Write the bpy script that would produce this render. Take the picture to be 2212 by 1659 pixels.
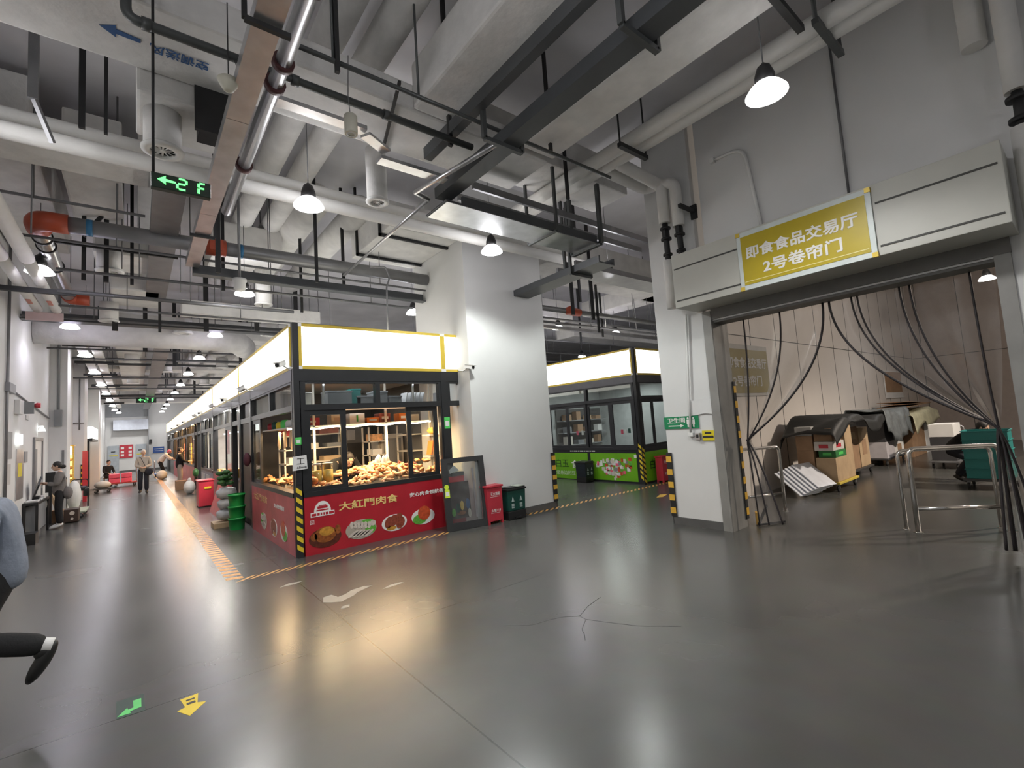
import bpy, bmesh, math, random
from math import sin, cos, pi, radians
from mathutils import Vector, Matrix, Quaternion

SC = bpy.context.scene
COL = SC.collection
for _o in list(bpy.data.objects):
    bpy.data.objects.remove(_o)

# ---------------------------------------------------------------- camera
cam_d = bpy.data.cameras.new('camera')
cam_d.sensor_fit = 'HORIZONTAL'
cam_d.sensor_width = 36.0
cam_d.lens = 36.0 * 1015.44 / 2212.0
cam_d.clip_start = 0.05
cam_d.clip_end = 200
cam = bpy.data.objects.new('camera', cam_d)
COL.objects.link(cam)
YAW, PITCH, ROLL, CAM_H = 0.677632598, 0.0839736504, -0.0668995485, 1.75
_f = Vector((sin(YAW) * cos(PITCH), cos(YAW) * cos(PITCH), sin(PITCH)))
_r = Vector((cos(YAW), -sin(YAW), 0))
_u = _r.cross(_f)
_R = _r * cos(ROLL) + _u * sin(ROLL)
_U = _u * cos(ROLL) - _r * sin(ROLL)
_m = Matrix((( _R.x, _U.x, -_f.x), (_R.y, _U.y, -_f.y), (_R.z, _U.z, -_f.z)))
cam.matrix_world = Matrix.Translation((0, 0, CAM_H)) @ _m.to_4x4()
SC.camera = cam

# ---------------------------------------------------------------- view, world
SC.view_settings.view_transform = 'Standard'
SC.view_settings.look = 'None'
SC.view_settings.exposure = 0.0
SC.view_settings.gamma = 1.0
SC.view_settings.use_curve_mapping = False
w = bpy.data.worlds.new('world')
SC.world = w
w.use_nodes = True
w.node_tree.nodes['Background'].inputs[0].default_value = (0.75, 0.78, 1.0, 1)
w.node_tree.nodes['Background'].inputs[1].default_value = 0.02
try:
    SC.cycles.max_bounces = 8
    SC.cycles.diffuse_bounces = 4
    SC.cycles.glossy_bounces = 4
    SC.cycles.transparent_max_bounces = 24
    SC.cycles.sample_clamp_indirect = 6.0
    SC.cycles.use_denoising = True
    SC.cycles.caustics_reflective = False
    SC.cycles.caustics_refractive = False
except Exception:
    pass
LAMP_W = 135.0

# ---------------------------------------------------------------- materials
MATS = {}
def new_mat(name):
    m = bpy.data.materials.new(name)
    m.use_nodes = True
    nt = m.node_tree
    b = nt.nodes['Principled BSDF']
    return m, nt, b
def mat(name, col, rough=0.5, metal=0.0, var=0.08, scale=6.0, bump=0.0, bscale=40.0, emit=0.0, ecol=None, spec=0.5, stretch=None):
    """procedural surface: colour mottled by noise, roughness varied, optional bump"""
    if name in MATS:
        return MATS[name]
    m, nt, b = new_mat(name)
    N = nt.nodes; L = nt.links
    tc = N.new('ShaderNodeTexCoord')
    src = tc.outputs['Object']
    if stretch:
        mp = N.new('ShaderNodeMapping'); mp.inputs['Scale'].default_value = stretch
        L.new(src, mp.inputs['Vector']); src = mp.outputs['Vector']
    n = N.new('ShaderNodeTexNoise'); n.inputs['Scale'].default_value = scale; n.inputs['Detail'].default_value = 4
    L.new(src, n.inputs['Vector'])
    r = N.new('ShaderNodeValToRGB')
    r.color_ramp.elements[0].position = 0.3; r.color_ramp.elements[1].position = 0.7
    c = Vector(col)
    r.color_ramp.elements[0].color = (*[max(0, v * (1 - var)) for v in c], 1)
    r.color_ramp.elements[1].color = (*[min(1, v * (1 + var)) for v in c], 1)
    L.new(n.outputs['Fac'], r.inputs['Fac'])
    L.new(r.outputs['Color'], b.inputs['Base Color'])
    b.inputs['Roughness'].default_value = rough
    b.inputs['Metallic'].default_value = metal
    b.inputs['Specular IOR Level'].default_value = spec
    if bump > 0:
        n2 = N.new('ShaderNodeTexNoise'); n2.inputs['Scale'].default_value = bscale; n2.inputs['Detail'].default_value = 3
        L.new(src, n2.inputs['Vector'])
        bp = N.new('ShaderNodeBump'); bp.inputs['Strength'].default_value = bump; bp.inputs['Distance'].default_value = 0.02
        L.new(n2.outputs['Fac'], bp.inputs['Height']); L.new(bp.outputs['Normal'], b.inputs['Normal'])
    if emit > 0:
        b.inputs['Emission Color'].default_value = (*(ecol or col), 1)
        b.inputs['Emission Strength'].default_value = emit
    MATS[name] = m
    return m
def clear_mat(name, tint=(0.95, 0.97, 0.96), gloss=0.09, rough=0.03, film=0.0, filmcol=(0.7, 0.72, 0.72)):
    """thin see-through sheet: mostly transparent, glancing reflection, optional milky film"""
    m, nt, b = new_mat(name)
    N = nt.nodes; L = nt.links
    out = N['Material Output']
    tr = N.new('ShaderNodeBsdfTransparent'); tr.inputs[0].default_value = (*tint, 1)
    gl = N.new('ShaderNodeBsdfGlossy'); gl.inputs['Roughness'].default_value = rough
    lw = N.new('ShaderNodeLayerWeight'); lw.inputs['Blend'].default_value = 0.25
    mu = N.new('ShaderNodeMath'); mu.operation = 'MULTIPLY_ADD'
    L.new(lw.outputs['Fresnel'], mu.inputs[0]); mu.inputs[1].default_value = 0.38; mu.inputs[2].default_value = gloss * 0.4
    mx = N.new('ShaderNodeMixShader')
    L.new(mu.outputs[0], mx.inputs[0]); L.new(tr.outputs[0], mx.inputs[1]); L.new(gl.outputs[0], mx.inputs[2])
    last = mx
    if film > 0:
        df = N.new('ShaderNodeBsdfDiffuse'); df.inputs[0].default_value = (*filmcol, 1)
        n = N.new('ShaderNodeTexNoise'); n.inputs['Scale'].default_value = 5
        ml = N.new('ShaderNodeMath'); ml.operation = 'MULTIPLY'; ml.inputs[1].default_value = film * 2
        L.new(n.outputs['Fac'], ml.inputs[0])
        m2 = N.new('ShaderNodeMixShader'); L.new(ml.outputs[0], m2.inputs[0])
        L.new(mx.outputs[0], m2.inputs[1]); L.new(df.outputs[0], m2.inputs[2]); last = m2
    L.new(last.outputs[0], out.inputs['Surface'])
    MATS[name] = m
    return m

white_wall = mat('white_wall_paint', (0.70, 0.70, 0.69), 0.6, var=0.03, scale=1.5, bump=0.03, bscale=60)
lilac_wall = white_wall
foil = mat('duct_insulation', (0.72, 0.71, 0.69), 0.75, var=0.10, scale=3.5, bump=0.45, bscale=11)
foil2 = mat('pipe_insulation', (0.74, 0.73, 0.70), 0.65, var=0.05, scale=3, bump=0.25, bscale=14)
slab = mat('ceiling_concrete', (0.74, 0.73, 0.76), 0.8, var=0.15, scale=0.7, bump=0.1, bscale=6)
galv = mat('galvanised_steel', (0.60, 0.60, 0.61), 0.3, 0.9, var=0.12, scale=5)
galv_dull = mat('dull_galvanised_steel', (0.25, 0.25, 0.26), 0.45, 0.6, var=0.12, scale=4)
tray_dark = mat('dark_grey_tray_steel', (0.085, 0.09, 0.095), 0.45, 0.3, var=0.1, scale=3)
dark_pipe = mat('dark_grey_pipe_paint', (0.075, 0.08, 0.08), 0.4, 0.2, var=0.1, scale=5)
strut = mat('black_hanger_steel', (0.022, 0.022, 0.023), 0.6, 0.2, var=0.1)
rod_m = mat('grey_rod_steel', (0.16, 0.16, 0.165), 0.5, 0.5, var=0.1)
fire_red = mat('orange_red_pipe_paint', (0.42, 0.07, 0.03), 0.45, var=0.08)
blue_tape = mat('blue_tape', (0.03, 0.16, 0.32), 0.5)
blk_alu = mat('black_aluminium', (0.024, 0.025, 0.027), 0.3, 0.1, var=0.08)
white_plastic = mat('white_plastic', (0.75, 0.75, 0.73), 0.4, var=0.02)
ivory = mat('ivory_plastic', (0.62, 0.60, 0.50), 0.45, var=0.04)
black_plastic = mat('black_plastic', (0.014, 0.014, 0.015), 0.4, var=0.05)
rubber = mat('black_rubber', (0.016, 0.016, 0.016), 0.7, var=0.08)
yellow_rub = mat('amber_rubber', (0.72, 0.42, 0.05), 0.6, var=0.1)
yellow_tape = mat('yellow_tape', (0.75, 0.55, 0.03), 0.5, var=0.06)
hatch_m = mat('worn_orange_floor_paint', (0.60, 0.31, 0.09), 0.45, var=0.18, scale=14)
gold = mat('gold_trim', (0.62, 0.45, 0.06), 0.35, 0.2, var=0.05)
sign_lit = mat('lit_sign_face', (0.9, 0.9, 0.86), 0.4, var=0.01, emit=2.6, ecol=(1.0, 0.965, 0.86))
sign_lit_w = mat('lit_white_sign_face', (0.9, 0.92, 0.9), 0.4, var=0.01, emit=2.6, ecol=(0.93, 1.0, 0.97))
lens_m = mat('lamp_lens', (0.95, 0.95, 0.95), 0.3, var=0.01, emit=26.0, ecol=(1.0, 0.98, 0.95))
strip_warm = mat('warm_light_strip', (0.95, 0.9, 0.8), 0.3, var=0.01, emit=18.0, ecol=(1.0, 0.82, 0.55))
strip_white = mat('white_light_strip', (0.95, 0.95, 0.95), 0.3, var=0.01, emit=9.0, ecol=(0.95, 0.97, 1.0))
led_green = mat('green_led', (0.2, 0.9, 0.3), 0.4, var=0.01, emit=1.6, ecol=(0.16, 1.0, 0.25))
led_panel = mat('dark_green_led_panel', (0.008, 0.022, 0.012), 0.35, var=0.05)
red_banner = mat('red_banner_print', (0.43, 0.018, 0.03), 0.32, var=0.12, scale=2.5, bump=0.15, bscale=5)
pink_banner = mat('faded_red_banner_print', (0.50, 0.09, 0.11), 0.35, var=0.2, scale=2.5, bump=0.1, bscale=5)
green_banner = mat('green_banner_print', (0.16, 0.43, 0.015), 0.4, var=0.06, scale=2)
red_plastic = mat('red_painted_steel', (0.50, 0.035, 0.055), 0.38, var=0.06)
gold_print = mat('gold_lettering', (0.80, 0.58, 0.20), 0.4, var=0.05)
white_print = mat('white_print', (0.80, 0.79, 0.76), 0.5, var=0.02)
black_print = mat('black_print', (0.015, 0.015, 0.015), 0.5, var=0.02)
blue_print = mat('blue_stencil_paint', (0.03, 0.10, 0.26), 0.6, var=0.1)
olive_gold = mat('mustard_sign_face', (0.45, 0.35, 0.01), 0.4, var=0.06, scale=3)
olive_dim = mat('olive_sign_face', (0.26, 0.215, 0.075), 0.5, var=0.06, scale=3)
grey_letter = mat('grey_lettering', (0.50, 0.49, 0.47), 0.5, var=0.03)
sheet_metal = mat('beige_grey_sheet_metal', (0.50, 0.50, 0.45), 0.45, var=0.05, scale=2)
dark_gap = mat('dark_groove', (0.05, 0.05, 0.045), 0.6)
jamb_m = mat('grey_shutter_rail', (0.27, 0.265, 0.25), 0.5, 0.15, var=0.1, scale=4)
panel_wall = mat('warm_white_insulated_panel', (0.66, 0.62, 0.58), 0.5, var=0.03, scale=1)
brown_wall = mat('brown_grey_partition', (0.42, 0.36, 0.32), 0.6, var=0.05)
steel_pol = mat('polished_stainless_steel', (0.66, 0.65, 0.63), 0.16, 1.0, var=0.05)
card = mat('brown_cardboard', (0.33, 0.205, 0.12), 0.75, var=0.12, scale=5)
card_lt = mat('tan_cardboard', (0.46, 0.33, 0.20), 0.75, var=0.1, scale=5)
tarp = mat('black_tarpaulin', (0.010, 0.011, 0.011), 0.6, var=0.15, bump=0.5, bscale=6)
grey_film = mat('grey_plastic_film', (0.17, 0.19, 0.20), 0.25, var=0.2, bump=0.5, bscale=8)
yellow_film = mat('pale_yellow_plastic_sack', (0.50, 0.48, 0.33), 0.4, var=0.15, bump=0.4, bscale=8)
teal_crate = mat('teal_crate_plastic', (0.02, 0.20, 0.19), 0.4, var=0.06)
green_crate = mat('green_basket_plastic', (0.01, 0.30, 0.06), 0.35, var=0.08)
bin_green = mat('dark_green_bin_plastic', (0.006, 0.06, 0.045), 0.45, var=0.06)
sign_green = mat('green_sign_face', (0.0, 0.22, 0.085), 0.4, var=0.03)
lime_green = mat('bright_green_sticker', (0.10, 0.62, 0.13), 0.45, var=0.04)
acid = mat('acid_yellow_sticker', (0.62, 0.80, 0.05), 0.45, var=0.03)
yellow_sign = mat('yellow_sign_face', (0.72, 0.60, 0.02), 0.4, var=0.04)
paper = mat('white_paper', (0.74, 0.74, 0.73), 0.7, var=0.03)
grey_paint = mat('mid_grey_paint', (0.25, 0.26, 0.27), 0.5, var=0.05)
base_dark = mat('dark_baseboard', (0.10, 0.10, 0.098), 0.5, var=0.1)
blue_sign = mat('blue_sign_face', (0.02, 0.08, 0.30), 0.4, var=0.03)
wood = mat('brown_wood', (0.30, 0.18, 0.085), 0.55, var=0.2, scale=3, stretch=(1, 1, 8))
shelf_m = mat('off_white_shelf', (0.62, 0.58, 0.52), 0.5, var=0.04)
grey_bin = mat('grey_storage_bin', (0.22, 0.23, 0.25), 0.45, var=0.05)
fridge_m = mat('grey_fridge_door', (0.30, 0.30, 0.30), 0.35, 0.2, var=0.05)
meat_a = mat('glazed_brown_meat', (0.55, 0.24, 0.075), 0.3, var=0.35, scale=14, bump=0.4, bscale=30)
meat_b = mat('pale_glazed_meat', (0.70, 0.37, 0.17), 0.35, var=0.3, scale=16, bump=0.4, bscale=30)
meat_c = mat('dark_red_sausage', (0.26, 0.07, 0.05), 0.35, var=0.3, scale=14, bump=0.3, bscale=30)
amber_food = mat('amber_preserves', (0.80, 0.50, 0.09), 0.3, var=0.2, scale=20)
orange_pack = mat('orange_packet', (0.70, 0.20, 0.04), 0.4, var=0.1)
sack_m = mat('silver_grey_sack', (0.42, 0.43, 0.44), 0.4, var=0.12, bump=0.5, bscale=10)
greens = mat('leaf_green_vegetables', (0.03, 0.11, 0.025), 0.5, var=0.4, scale=18)
white_sack = mat('white_woven_sack', (0.66, 0.65, 0.61), 0.7, var=0.06, bump=0.3, bscale=14)
pink_pack = mat('pink_wrapped_packs', (0.80, 0.12, 0.20), 0.4, var=0.1)
leaf_print = mat('printed_lettuce_green', (0.12, 0.40, 0.05), 0.45, var=0.3, scale=30)
dish_brown = mat('printed_roast_brown', (0.28, 0.085, 0.02), 0.35, var=0.5, scale=22)
dish_dark = mat('printed_dark_sauce', (0.10, 0.022, 0.012), 0.35, var=0.4, scale=20)
dish_amber = mat('printed_golden_skin', (0.55, 0.27, 0.04), 0.35, var=0.4, scale=16)
dish_red = mat('printed_tomato_red', (0.55, 0.085, 0.03), 0.35, var=0.3, scale=18)
dish_pale = mat('printed_pale_sausage', (0.62, 0.55, 0.48), 0.45, var=0.15, scale=20)
skin_m = mat('skin', (0.56, 0.36, 0.26), 0.5, var=0.05, scale=12)
hair_dk = mat('black_hair', (0.014, 0.011, 0.010), 0.5, var=0.2, scale=60, bump=0.4, bscale=90)
hair_wh = mat('white_hair', (0.62, 0.58, 0.54), 0.6, var=0.1, scale=60, bump=0.4, bscale=90)
cl_blue = mat('blue_grey_sweatshirt', (0.22, 0.25, 0.31), 0.85, var=0.12, scale=8, bump=0.3, bscale=25)
cl_grey = mat('taupe_grey_jacket', (0.19, 0.175, 0.165), 0.85, var=0.1, scale=8, bump=0.3, bscale=25)
cl_beige = mat('beige_cardigan', (0.44, 0.40, 0.34), 0.85, var=0.1, scale=8, bump=0.3, bscale=25)
cl_white = mat('white_work_coat', (0.70, 0.66, 0.62), 0.8, var=0.05, scale=8, bump=0.2, bscale=25)
cl_black = mat('black_trousers_cloth', (0.012, 0.012, 0.013), 0.85, var=0.1, scale=8, bump=0.3, bscale=25)
cl_navy = mat('dark_navy_cloth', (0.018, 0.02, 0.03), 0.85, var=0.1, scale=8, bump=0.3, bscale=25)
cl_khaki = mat('pale_khaki_cloth', (0.40, 0.36, 0.30), 0.85, var=0.08, scale=8)
shoe_bk = mat('black_shoe_leather', (0.012, 0.012, 0.012), 0.45, var=0.1)
shoe_wh = mat('white_shoe_leather', (0.72, 0.72, 0.70), 0.5, var=0.04)
eye_m = mat('dark_eye', (0.01, 0.008, 0.007), 0.2)
lip_m = mat('lip', (0.40, 0.17, 0.14), 0.5)
shade_m = bpy.data.materials.new('translucent_lamp_shade'); shade_m.use_nodes = True
_nt = shade_m.node_tree; _tr = _nt.nodes.new('ShaderNodeBsdfTranslucent'); _tr.inputs[0].default_value = (.8, .8, .8, 1)
_tp = _nt.nodes.new('ShaderNodeBsdfTransparent'); _tp.inputs[0].default_value = (.55, .55, .57, 1)
_m1 = _nt.nodes.new('ShaderNodeMixShader'); _m1.inputs[0].default_value = .45; _m2 = _nt.nodes.new('ShaderNodeMixShader'); _m2.inputs[0].default_value = .6
_nt.links.new(_tr.outputs[0], _m1.inputs[1]); _nt.links.new(_tp.outputs[0], _m1.inputs[2]); _nt.links.new(_m1.outputs[0], _m2.inputs[1])
_nt.links.new(_nt.nodes['Principled BSDF'].outputs[0], _m2.inputs[2]); _nt.links.new(_m2.outputs[0], _nt.nodes['Material Output'].inputs[0])
glass = clear_mat('window_glass')
glass_dim = clear_mat('dusty_glass', tint=(0.82, 0.85, 0.85), film=0.05)
pvc = clear_mat('clear_pvc_curtain', tint=(0.965, 0.96, 0.95), gloss=0.06, rough=0.14, film=0.10, filmcol=(0.72, 0.70, 0.69))
seam_m = mat('dark_curtain_seam', (0.022, 0.018, 0.02), 0.5, var=0.1)

def floor_mat():
    m, nt, b = new_mat('polished_concrete')
    N = nt.nodes; L = nt.links
    tc = N.new('ShaderNodeTexCoord')
    geo = N.new('ShaderNodeNewGeometry')          # world position, so the joints sit where the slab was cut
    n1 = N.new('ShaderNodeTexNoise'); n1.inputs['Scale'].default_value = 0.7; n1.inputs['Detail'].default_value = 3; n1.inputs['Roughness'].default_value = 0.5
    L.new(geo.outputs['Position'], n1.inputs['Vector'])
    r = N.new('ShaderNodeValToRGB')
    r.color_ramp.elements[0].position = 0.28; r.color_ramp.elements[0].color = (0.056, 0.056, 0.053, 1)
    r.color_ramp.elements[1].position = 0.72; r.color_ramp.elements[1].color = (0.084, 0.084, 0.079, 1)
    L.new(n1.outputs['Fac'], r.inputs['Fac'])
    n2 = N.new('ShaderNodeTexNoise'); n2.inputs['Scale'].default_value = 5; n2.inputs['Detail'].default_value = 5
    L.new(geo.outputs['Position'], n2.inputs['Vector'])
    mixc = N.new('ShaderNodeMix'); mixc.data_type = 'RGBA'; mixc.blend_type = 'SOFT_LIGHT'; mixc.inputs['Factor'].default_value = 0.10
    L.new(r.outputs['Color'], mixc.inputs['A']); L.new(n2.outputs['Color'], mixc.inputs['B'])
    # saw-cut joints every 8.4 m / 6.2 m around the crossing in view
    sep = N.new('ShaderNodeSeparateXYZ'); L.new(geo.outputs['Position'], sep.inputs[0])
    def joint(out, off, per, wd):
        a = N.new('ShaderNodeMath'); a.operation = 'SUBTRACT'; L.new(out, a.inputs[0]); a.inputs[1].default_value = off
        p = N.new('ShaderNodeMath'); p.operation = 'PINGPONG'; L.new(a.outputs[0], p.inputs[0]); p.inputs[1].default_value = per
        c = N.new('ShaderNodeMath'); c.operation = 'LESS_THAN'; L.new(p.outputs[0], c.inputs[0]); c.inputs[1].default_value = wd
        return c.outputs[0]
    j1 = joint(sep.outputs['X'], 1.547, 4.2, 0.0055); j2 = joint(sep.outputs['Y'], 4.222, 4.2, 0.0045)
    mxj = N.new('ShaderNodeMath'); mxj.operation = 'MAXIMUM'; L.new(j1, mxj.inputs[0]); L.new(j2, mxj.inputs[1])
    mj = N.new('ShaderNodeMix'); mj.data_type = 'RGBA'; L.new(mxj.outputs[0], mj.inputs['Factor'])
    L.new(mixc.outputs['Result'], mj.inputs['A']); mj.inputs['B'].default_value = (0.012, 0.012, 0.012, 1)
    L.new(mj.outputs['Result'], b.inputs['Base Color'])
    mr = N.new('ShaderNodeMapRange'); mr.inputs['From Min'].default_value = 0.3; mr.inputs['From Max'].default_value = 0.75
    mr.inputs['To Min'].default_value = 0.25; mr.inputs['To Max'].default_value = 0.28
    L.new(n1.outputs['Fac'], mr.inputs['Value']); L.new(mr.outputs['Result'], b.inputs['Roughness'])
    b.inputs['Specular IOR Level'].default_value = 0.65
    return m
concrete = floor_mat()
patch_m = mat('worn_pale_patch', (0.27, 0.26, 0.235), 0.4, var=0.1, scale=8)
crack_m = mat('dark_crack', (0.05, 0.05, 0.05), 0.6)

# ---------------------------------------------------------------- mesh helpers
ROOTLOC = {}
class MB:
    """collects shapes in world coordinates, then builds ONE mesh object"""
    def __init__(s):
        s.bm = bmesh.new(); s.smooth = False
    def box(s, x0, x1, y0, y1, z0, z1):
        x0, x1 = min(x0, x1), max(x0, x1); y0, y1 = min(y0, y1), max(y0, y1); z0, z1 = min(z0, z1), max(z0, z1)
        v = [s.bm.verts.new((x, y, z)) for x in (x0, x1) for y in (y0, y1) for z in (z0, z1)]
        for f in ((0, 1, 3, 2), (4, 6, 7, 5), (0, 4, 5, 1), (2, 3, 7, 6), (0, 2, 6, 4), (1, 5, 7, 3)):
            s.bm.faces.new([v[i] for i in f])
        return s
    def rbox(s, c, size, M3):
        """box of given size centred at c with axes from a 3x3 matrix"""
        c = Vector(c); v = []
        for a in (-.5, .5):
            for b in (-.5, .5):
                for d in (-.5, .5):
                    v.append(s.bm.verts.new(c + M3 @ Vector((a * size[0], b * size[1], d * size[2]))))
        for f in ((0, 1, 3, 2), (4, 6, 7, 5), (0, 4, 5, 1), (2, 3, 7, 6), (0, 2, 6, 4), (1, 5, 7, 3)):
            s.bm.faces.new([v[i] for i in f])
        return s
    def bar(s, p0, p1, w, h=None):
        """rectangular bar from p0 to p1"""
        p0, p1 = Vector(p0), Vector(p1); d = p1 - p0
        q = d.to_track_quat('Z', 'Y' if abs(d.normalized().y) < 0.9 else 'X').to_matrix()
        return s.rbox((p0 + p1) / 2, (w, h or w, d.length), q)
    def ring(s, c, n, u, r, seg):
        n = Vector(n).normalized(); u = Vector(u); u = (u - n * u.dot(n)).normalized(); vv = n.cross(u)
        return [s.bm.verts.new(Vector(c) + (u * cos(2 * pi * i / seg) + vv * sin(2 * pi * i / seg)) * r) for i in range(seg)]
    def skinrings(s, rings, caps=True):
        for a, b in zip(rings, rings[1:]):
            n = len(a)
            for i in range(n):
                f = s.bm.faces.new((a[i], a[(i + 1) % n], b[(i + 1) % n], b[i])); f.smooth = True
        if caps:
            s.bm.faces.new(list(reversed(rings[0]))); s.bm.faces.new(rings[-1])
    def tube(s, pts, r, seg=12, caps=True):
        pts = [Vector(p) for p in pts]; rings = []
        d0 = (pts[1] - pts[0]).normalized()
        u = d0.orthogonal()
        for i, p in enumerate(pts):
            if i == 0: n = pts[1] - p; k = 1
            elif i == len(pts) - 1: n = p - pts[i - 1]; k = 1
            else:
                a = (p - pts[i - 1]).normalized(); b = (pts[i + 1] - p).normalized(); n = a + b
                if n.length < 1e-4: n = a
            n = n.normalized()
            u = (u - n * u.dot(n)); u = u.normalized() if u.length > 1e-5 else n.orthogonal().normalized()
            rr = r[i] if isinstance(r, (list, tuple)) else r
            rings.append(s.ring(p, n, u, rr, seg))
        s.skinrings(rings, caps); return s
    def bent(s, pts, r, br, seg=12, n=5):
        """tube through corner points with rounded bends of radius br"""
        pts = [Vector(p) for p in pts]; out = [pts[0]]
        for a, b, c in zip(pts, pts[1:], pts[2:]):
            d1 = (a - b); d2 = (c - b); k = min(br, d1.length * .45, d2.length * .45)
            A = b + d1.normalized() * k; C = b + d2.normalized() * k
            for i in range(n + 1):
                t = i / n; out.append(A * (1 - t) ** 2 + b * 2 * t * (1 - t) + C * t * t)
        out.append(pts[-1]); return s.tube(out, r, seg)
    def lathe(s, prof, c, seg=24, axis=(0, 0, 1), caps=True):
        """profile of (radius, height) about an axis through c"""
        ax = Vector(axis).normalized(); u = ax.orthogonal(); c = Vector(c)
        s.skinrings([s.ring(c + ax * h, ax, u, max(r, 1e-4), seg) for r, h in prof], caps); return s
    def ell(s, c, r, seg=14, rings=9, M3=None):
        """ellipsoid"""
        M3 = M3 or Matrix.Identity(3); rr = []
        for j in range(rings + 1):
            th = pi * j / rings
            rr.append([s.bm.verts.new(Vector(c) + M3 @ Vector((r[0] * sin(th) * cos(2 * pi * i / seg), r[1] * sin(th) * sin(2 * pi * i / seg), -r[2] * cos(th)))) for i in range(seg)])
        s.skinrings(rr, True); bmesh.ops.remove_doubles(s.bm, verts=[v for q in (rr[0], rr[-1]) for v in q], dist=1e-6); return s
    def poly(s, pts, thick, n):
        """flat outline pushed along n by thick"""
        n = Vector(n).normalized() * thick
        a = [s.bm.verts.new(Vector(p)) for p in pts]; b = [s.bm.verts.new(Vector(p) + n) for p in pts]
        s.bm.faces.new(a); s.bm.faces.new(list(reversed(b)))
        for i in range(len(a)):
            j = (i + 1) % len(a); s.bm.faces.new((a[j], a[i], b[i], b[j]))
        return s
    def grid(s, fn, nu, nv, smooth=True):
        """sheet from fn(u,v)"""
        g = [[s.bm.verts.new(Vector(fn(i / nu, j / nv))) for j in range(nv + 1)] for i in range(nu + 1)]
        for i in range(nu):
            for j in range(nv):
                f = s.bm.faces.new((g[i][j], g[i + 1][j], g[i + 1][j + 1], g[i][j + 1])); f.smooth = smooth
        return s
    def build(s, name, m, parent=None, bevel=0.0, subsurf=0):
        bm = s.bm
        bmesh.ops.recalc_face_normals(bm, faces=bm.faces)
        if bevel > 0:
            bmesh.ops.bevel(bm, geom=[e for e in bm.edges if len(e.link_faces) == 2 and e.calc_face_angle(0) > 0.6], offset=bevel, segments=2, affect='EDGES', profile=0.6, clamp_overlap=True)
        vs = [v.co for v in bm.verts]
        lo = Vector([min(v[i] for v in vs) for i in range(3)]); hi = Vector([max(v[i] for v in vs) for i in range(3)])
        o = Vector(((lo.x + hi.x) / 2, (lo.y + hi.y) / 2, lo.z))
        for v in bm.verts: v.co -= o
        me = bpy.data.meshes.new(name); bm.to_mesh(me); bm.free()
        me.materials.append(m)
        ob = bpy.data.objects.new(name, me); COL.objects.link(ob)
        if parent is not None:
            ob.parent = parent; ob.location = o - ROOTLOC[parent.name]
        else:
            ob.location = o
        ROOTLOC[ob.name] = o
        if subsurf:
            md = ob.modifiers.new('smooth', 'SUBSURF'); md.levels = subsurf; md.render_levels = subsurf
        return ob
def thing(name, label, cat, loc, group=None):
    o = bpy.data.objects.new(name, None); COL.objects.link(o)
    o.empty_display_size = 0.1
    o.location = loc; ROOTLOC[o.name] = Vector(loc)
    o['label'] = label; o['category'] = cat
    if group: o['group'] = group
    return o
def tag(o, label, cat, group=None, kind=None):
    o['label'] = label; o['category'] = cat
    if group: o['group'] = group
    if kind: o['kind'] = kind
    return o
def struct(o, label=None):
    o['kind'] = 'structure'
    if label: o['label'] = label
    return o
def dup(root, loc, rotz=None, label=None, group=None, scale=None):
    """copy a thing with its parts and their sub-parts"""
    r = root.copy(); COL.objects.link(r); r.location = loc
    if rotz is not None: r.rotation_euler = (0, 0, rotz)
    if scale: r.scale = (scale,) * 3
    if label: r['label'] = label
    if group: r['group'] = group
    def rec(src, dst):
        for ch in src.children:
            c = ch.copy(); COL.objects.link(c); c.parent = dst; rec(ch, c)
    rec(root, r)
    return r
def text(body, c, right, up, height, m, parent=None, width=None, thick=0.003, bold=0.0, name='lettering', shear=None):
    """solid lettering centred at c, lying in the plane of right/up"""
    cu = bpy.data.curves.new('lettering', 'FONT'); cu.body = body; cu.extrude = 0.02; cu.bevel_depth = max(0.0, bold) * 1.5; cu.bevel_resolution = 0; cu.offset = min(0.0, bold)
    cu.resolution_u = 3
    ob = bpy.data.objects.new('lettering_tmp', cu); COL.objects.link(ob)
    dg = bpy.context.evaluated_depsgraph_get(); dg.update()
    me = bpy.data.meshes.new_from_object(ob.evaluated_get(dg))
    bpy.data.objects.remove(ob); bpy.data.curves.remove(cu)
    vs = [v.co.copy() for v in me.vertices]
    if not vs: return None
    x0 = min(v.x for v in vs); x1 = max(v.x for v in vs); y0 = min(v.y for v in vs); y1 = max(v.y for v in vs)
    z0 = min(v.z for v in vs); z1 = max(v.z for v in vs)
    sy = height / (y1 - y0); sx = width / (x1 - x0) if width else sy
    R = Vector(right).normalized(); U = Vector(up).normalized(); Nn = R.cross(U); c = Vector(c)
    base = ROOTLOC[parent.name] if parent is not None else Vector((0, 0, 0))
    for v, co in zip(me.vertices, vs):
        v.co = R * ((co.x - (x0 + x1) / 2) * sx) + U * ((co.y - (y0 + y1) / 2) * sy) + Nn * ((co.z - z0) / (z1 - z0) * thick)
    me.materials.clear(); me.materials.append(m)
    o = bpy.data.objects.new(name, me); COL.objects.link(o)
    if parent is not None: o.parent = parent
    o.location = c - base; ROOTLOC[o.name] = c
    return o
ORD = ['first', 'second', 'third', 'fourth', 'fifth', 'sixth', 'seventh', 'eighth', 'ninth', 'tenth', 'eleventh', 'twelfth']
EX, EY, EZ = Vector((1, 0, 0)), Vector((0, 1, 0)), Vector((0, 0, 1))
RND = random.Random(7)
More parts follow.
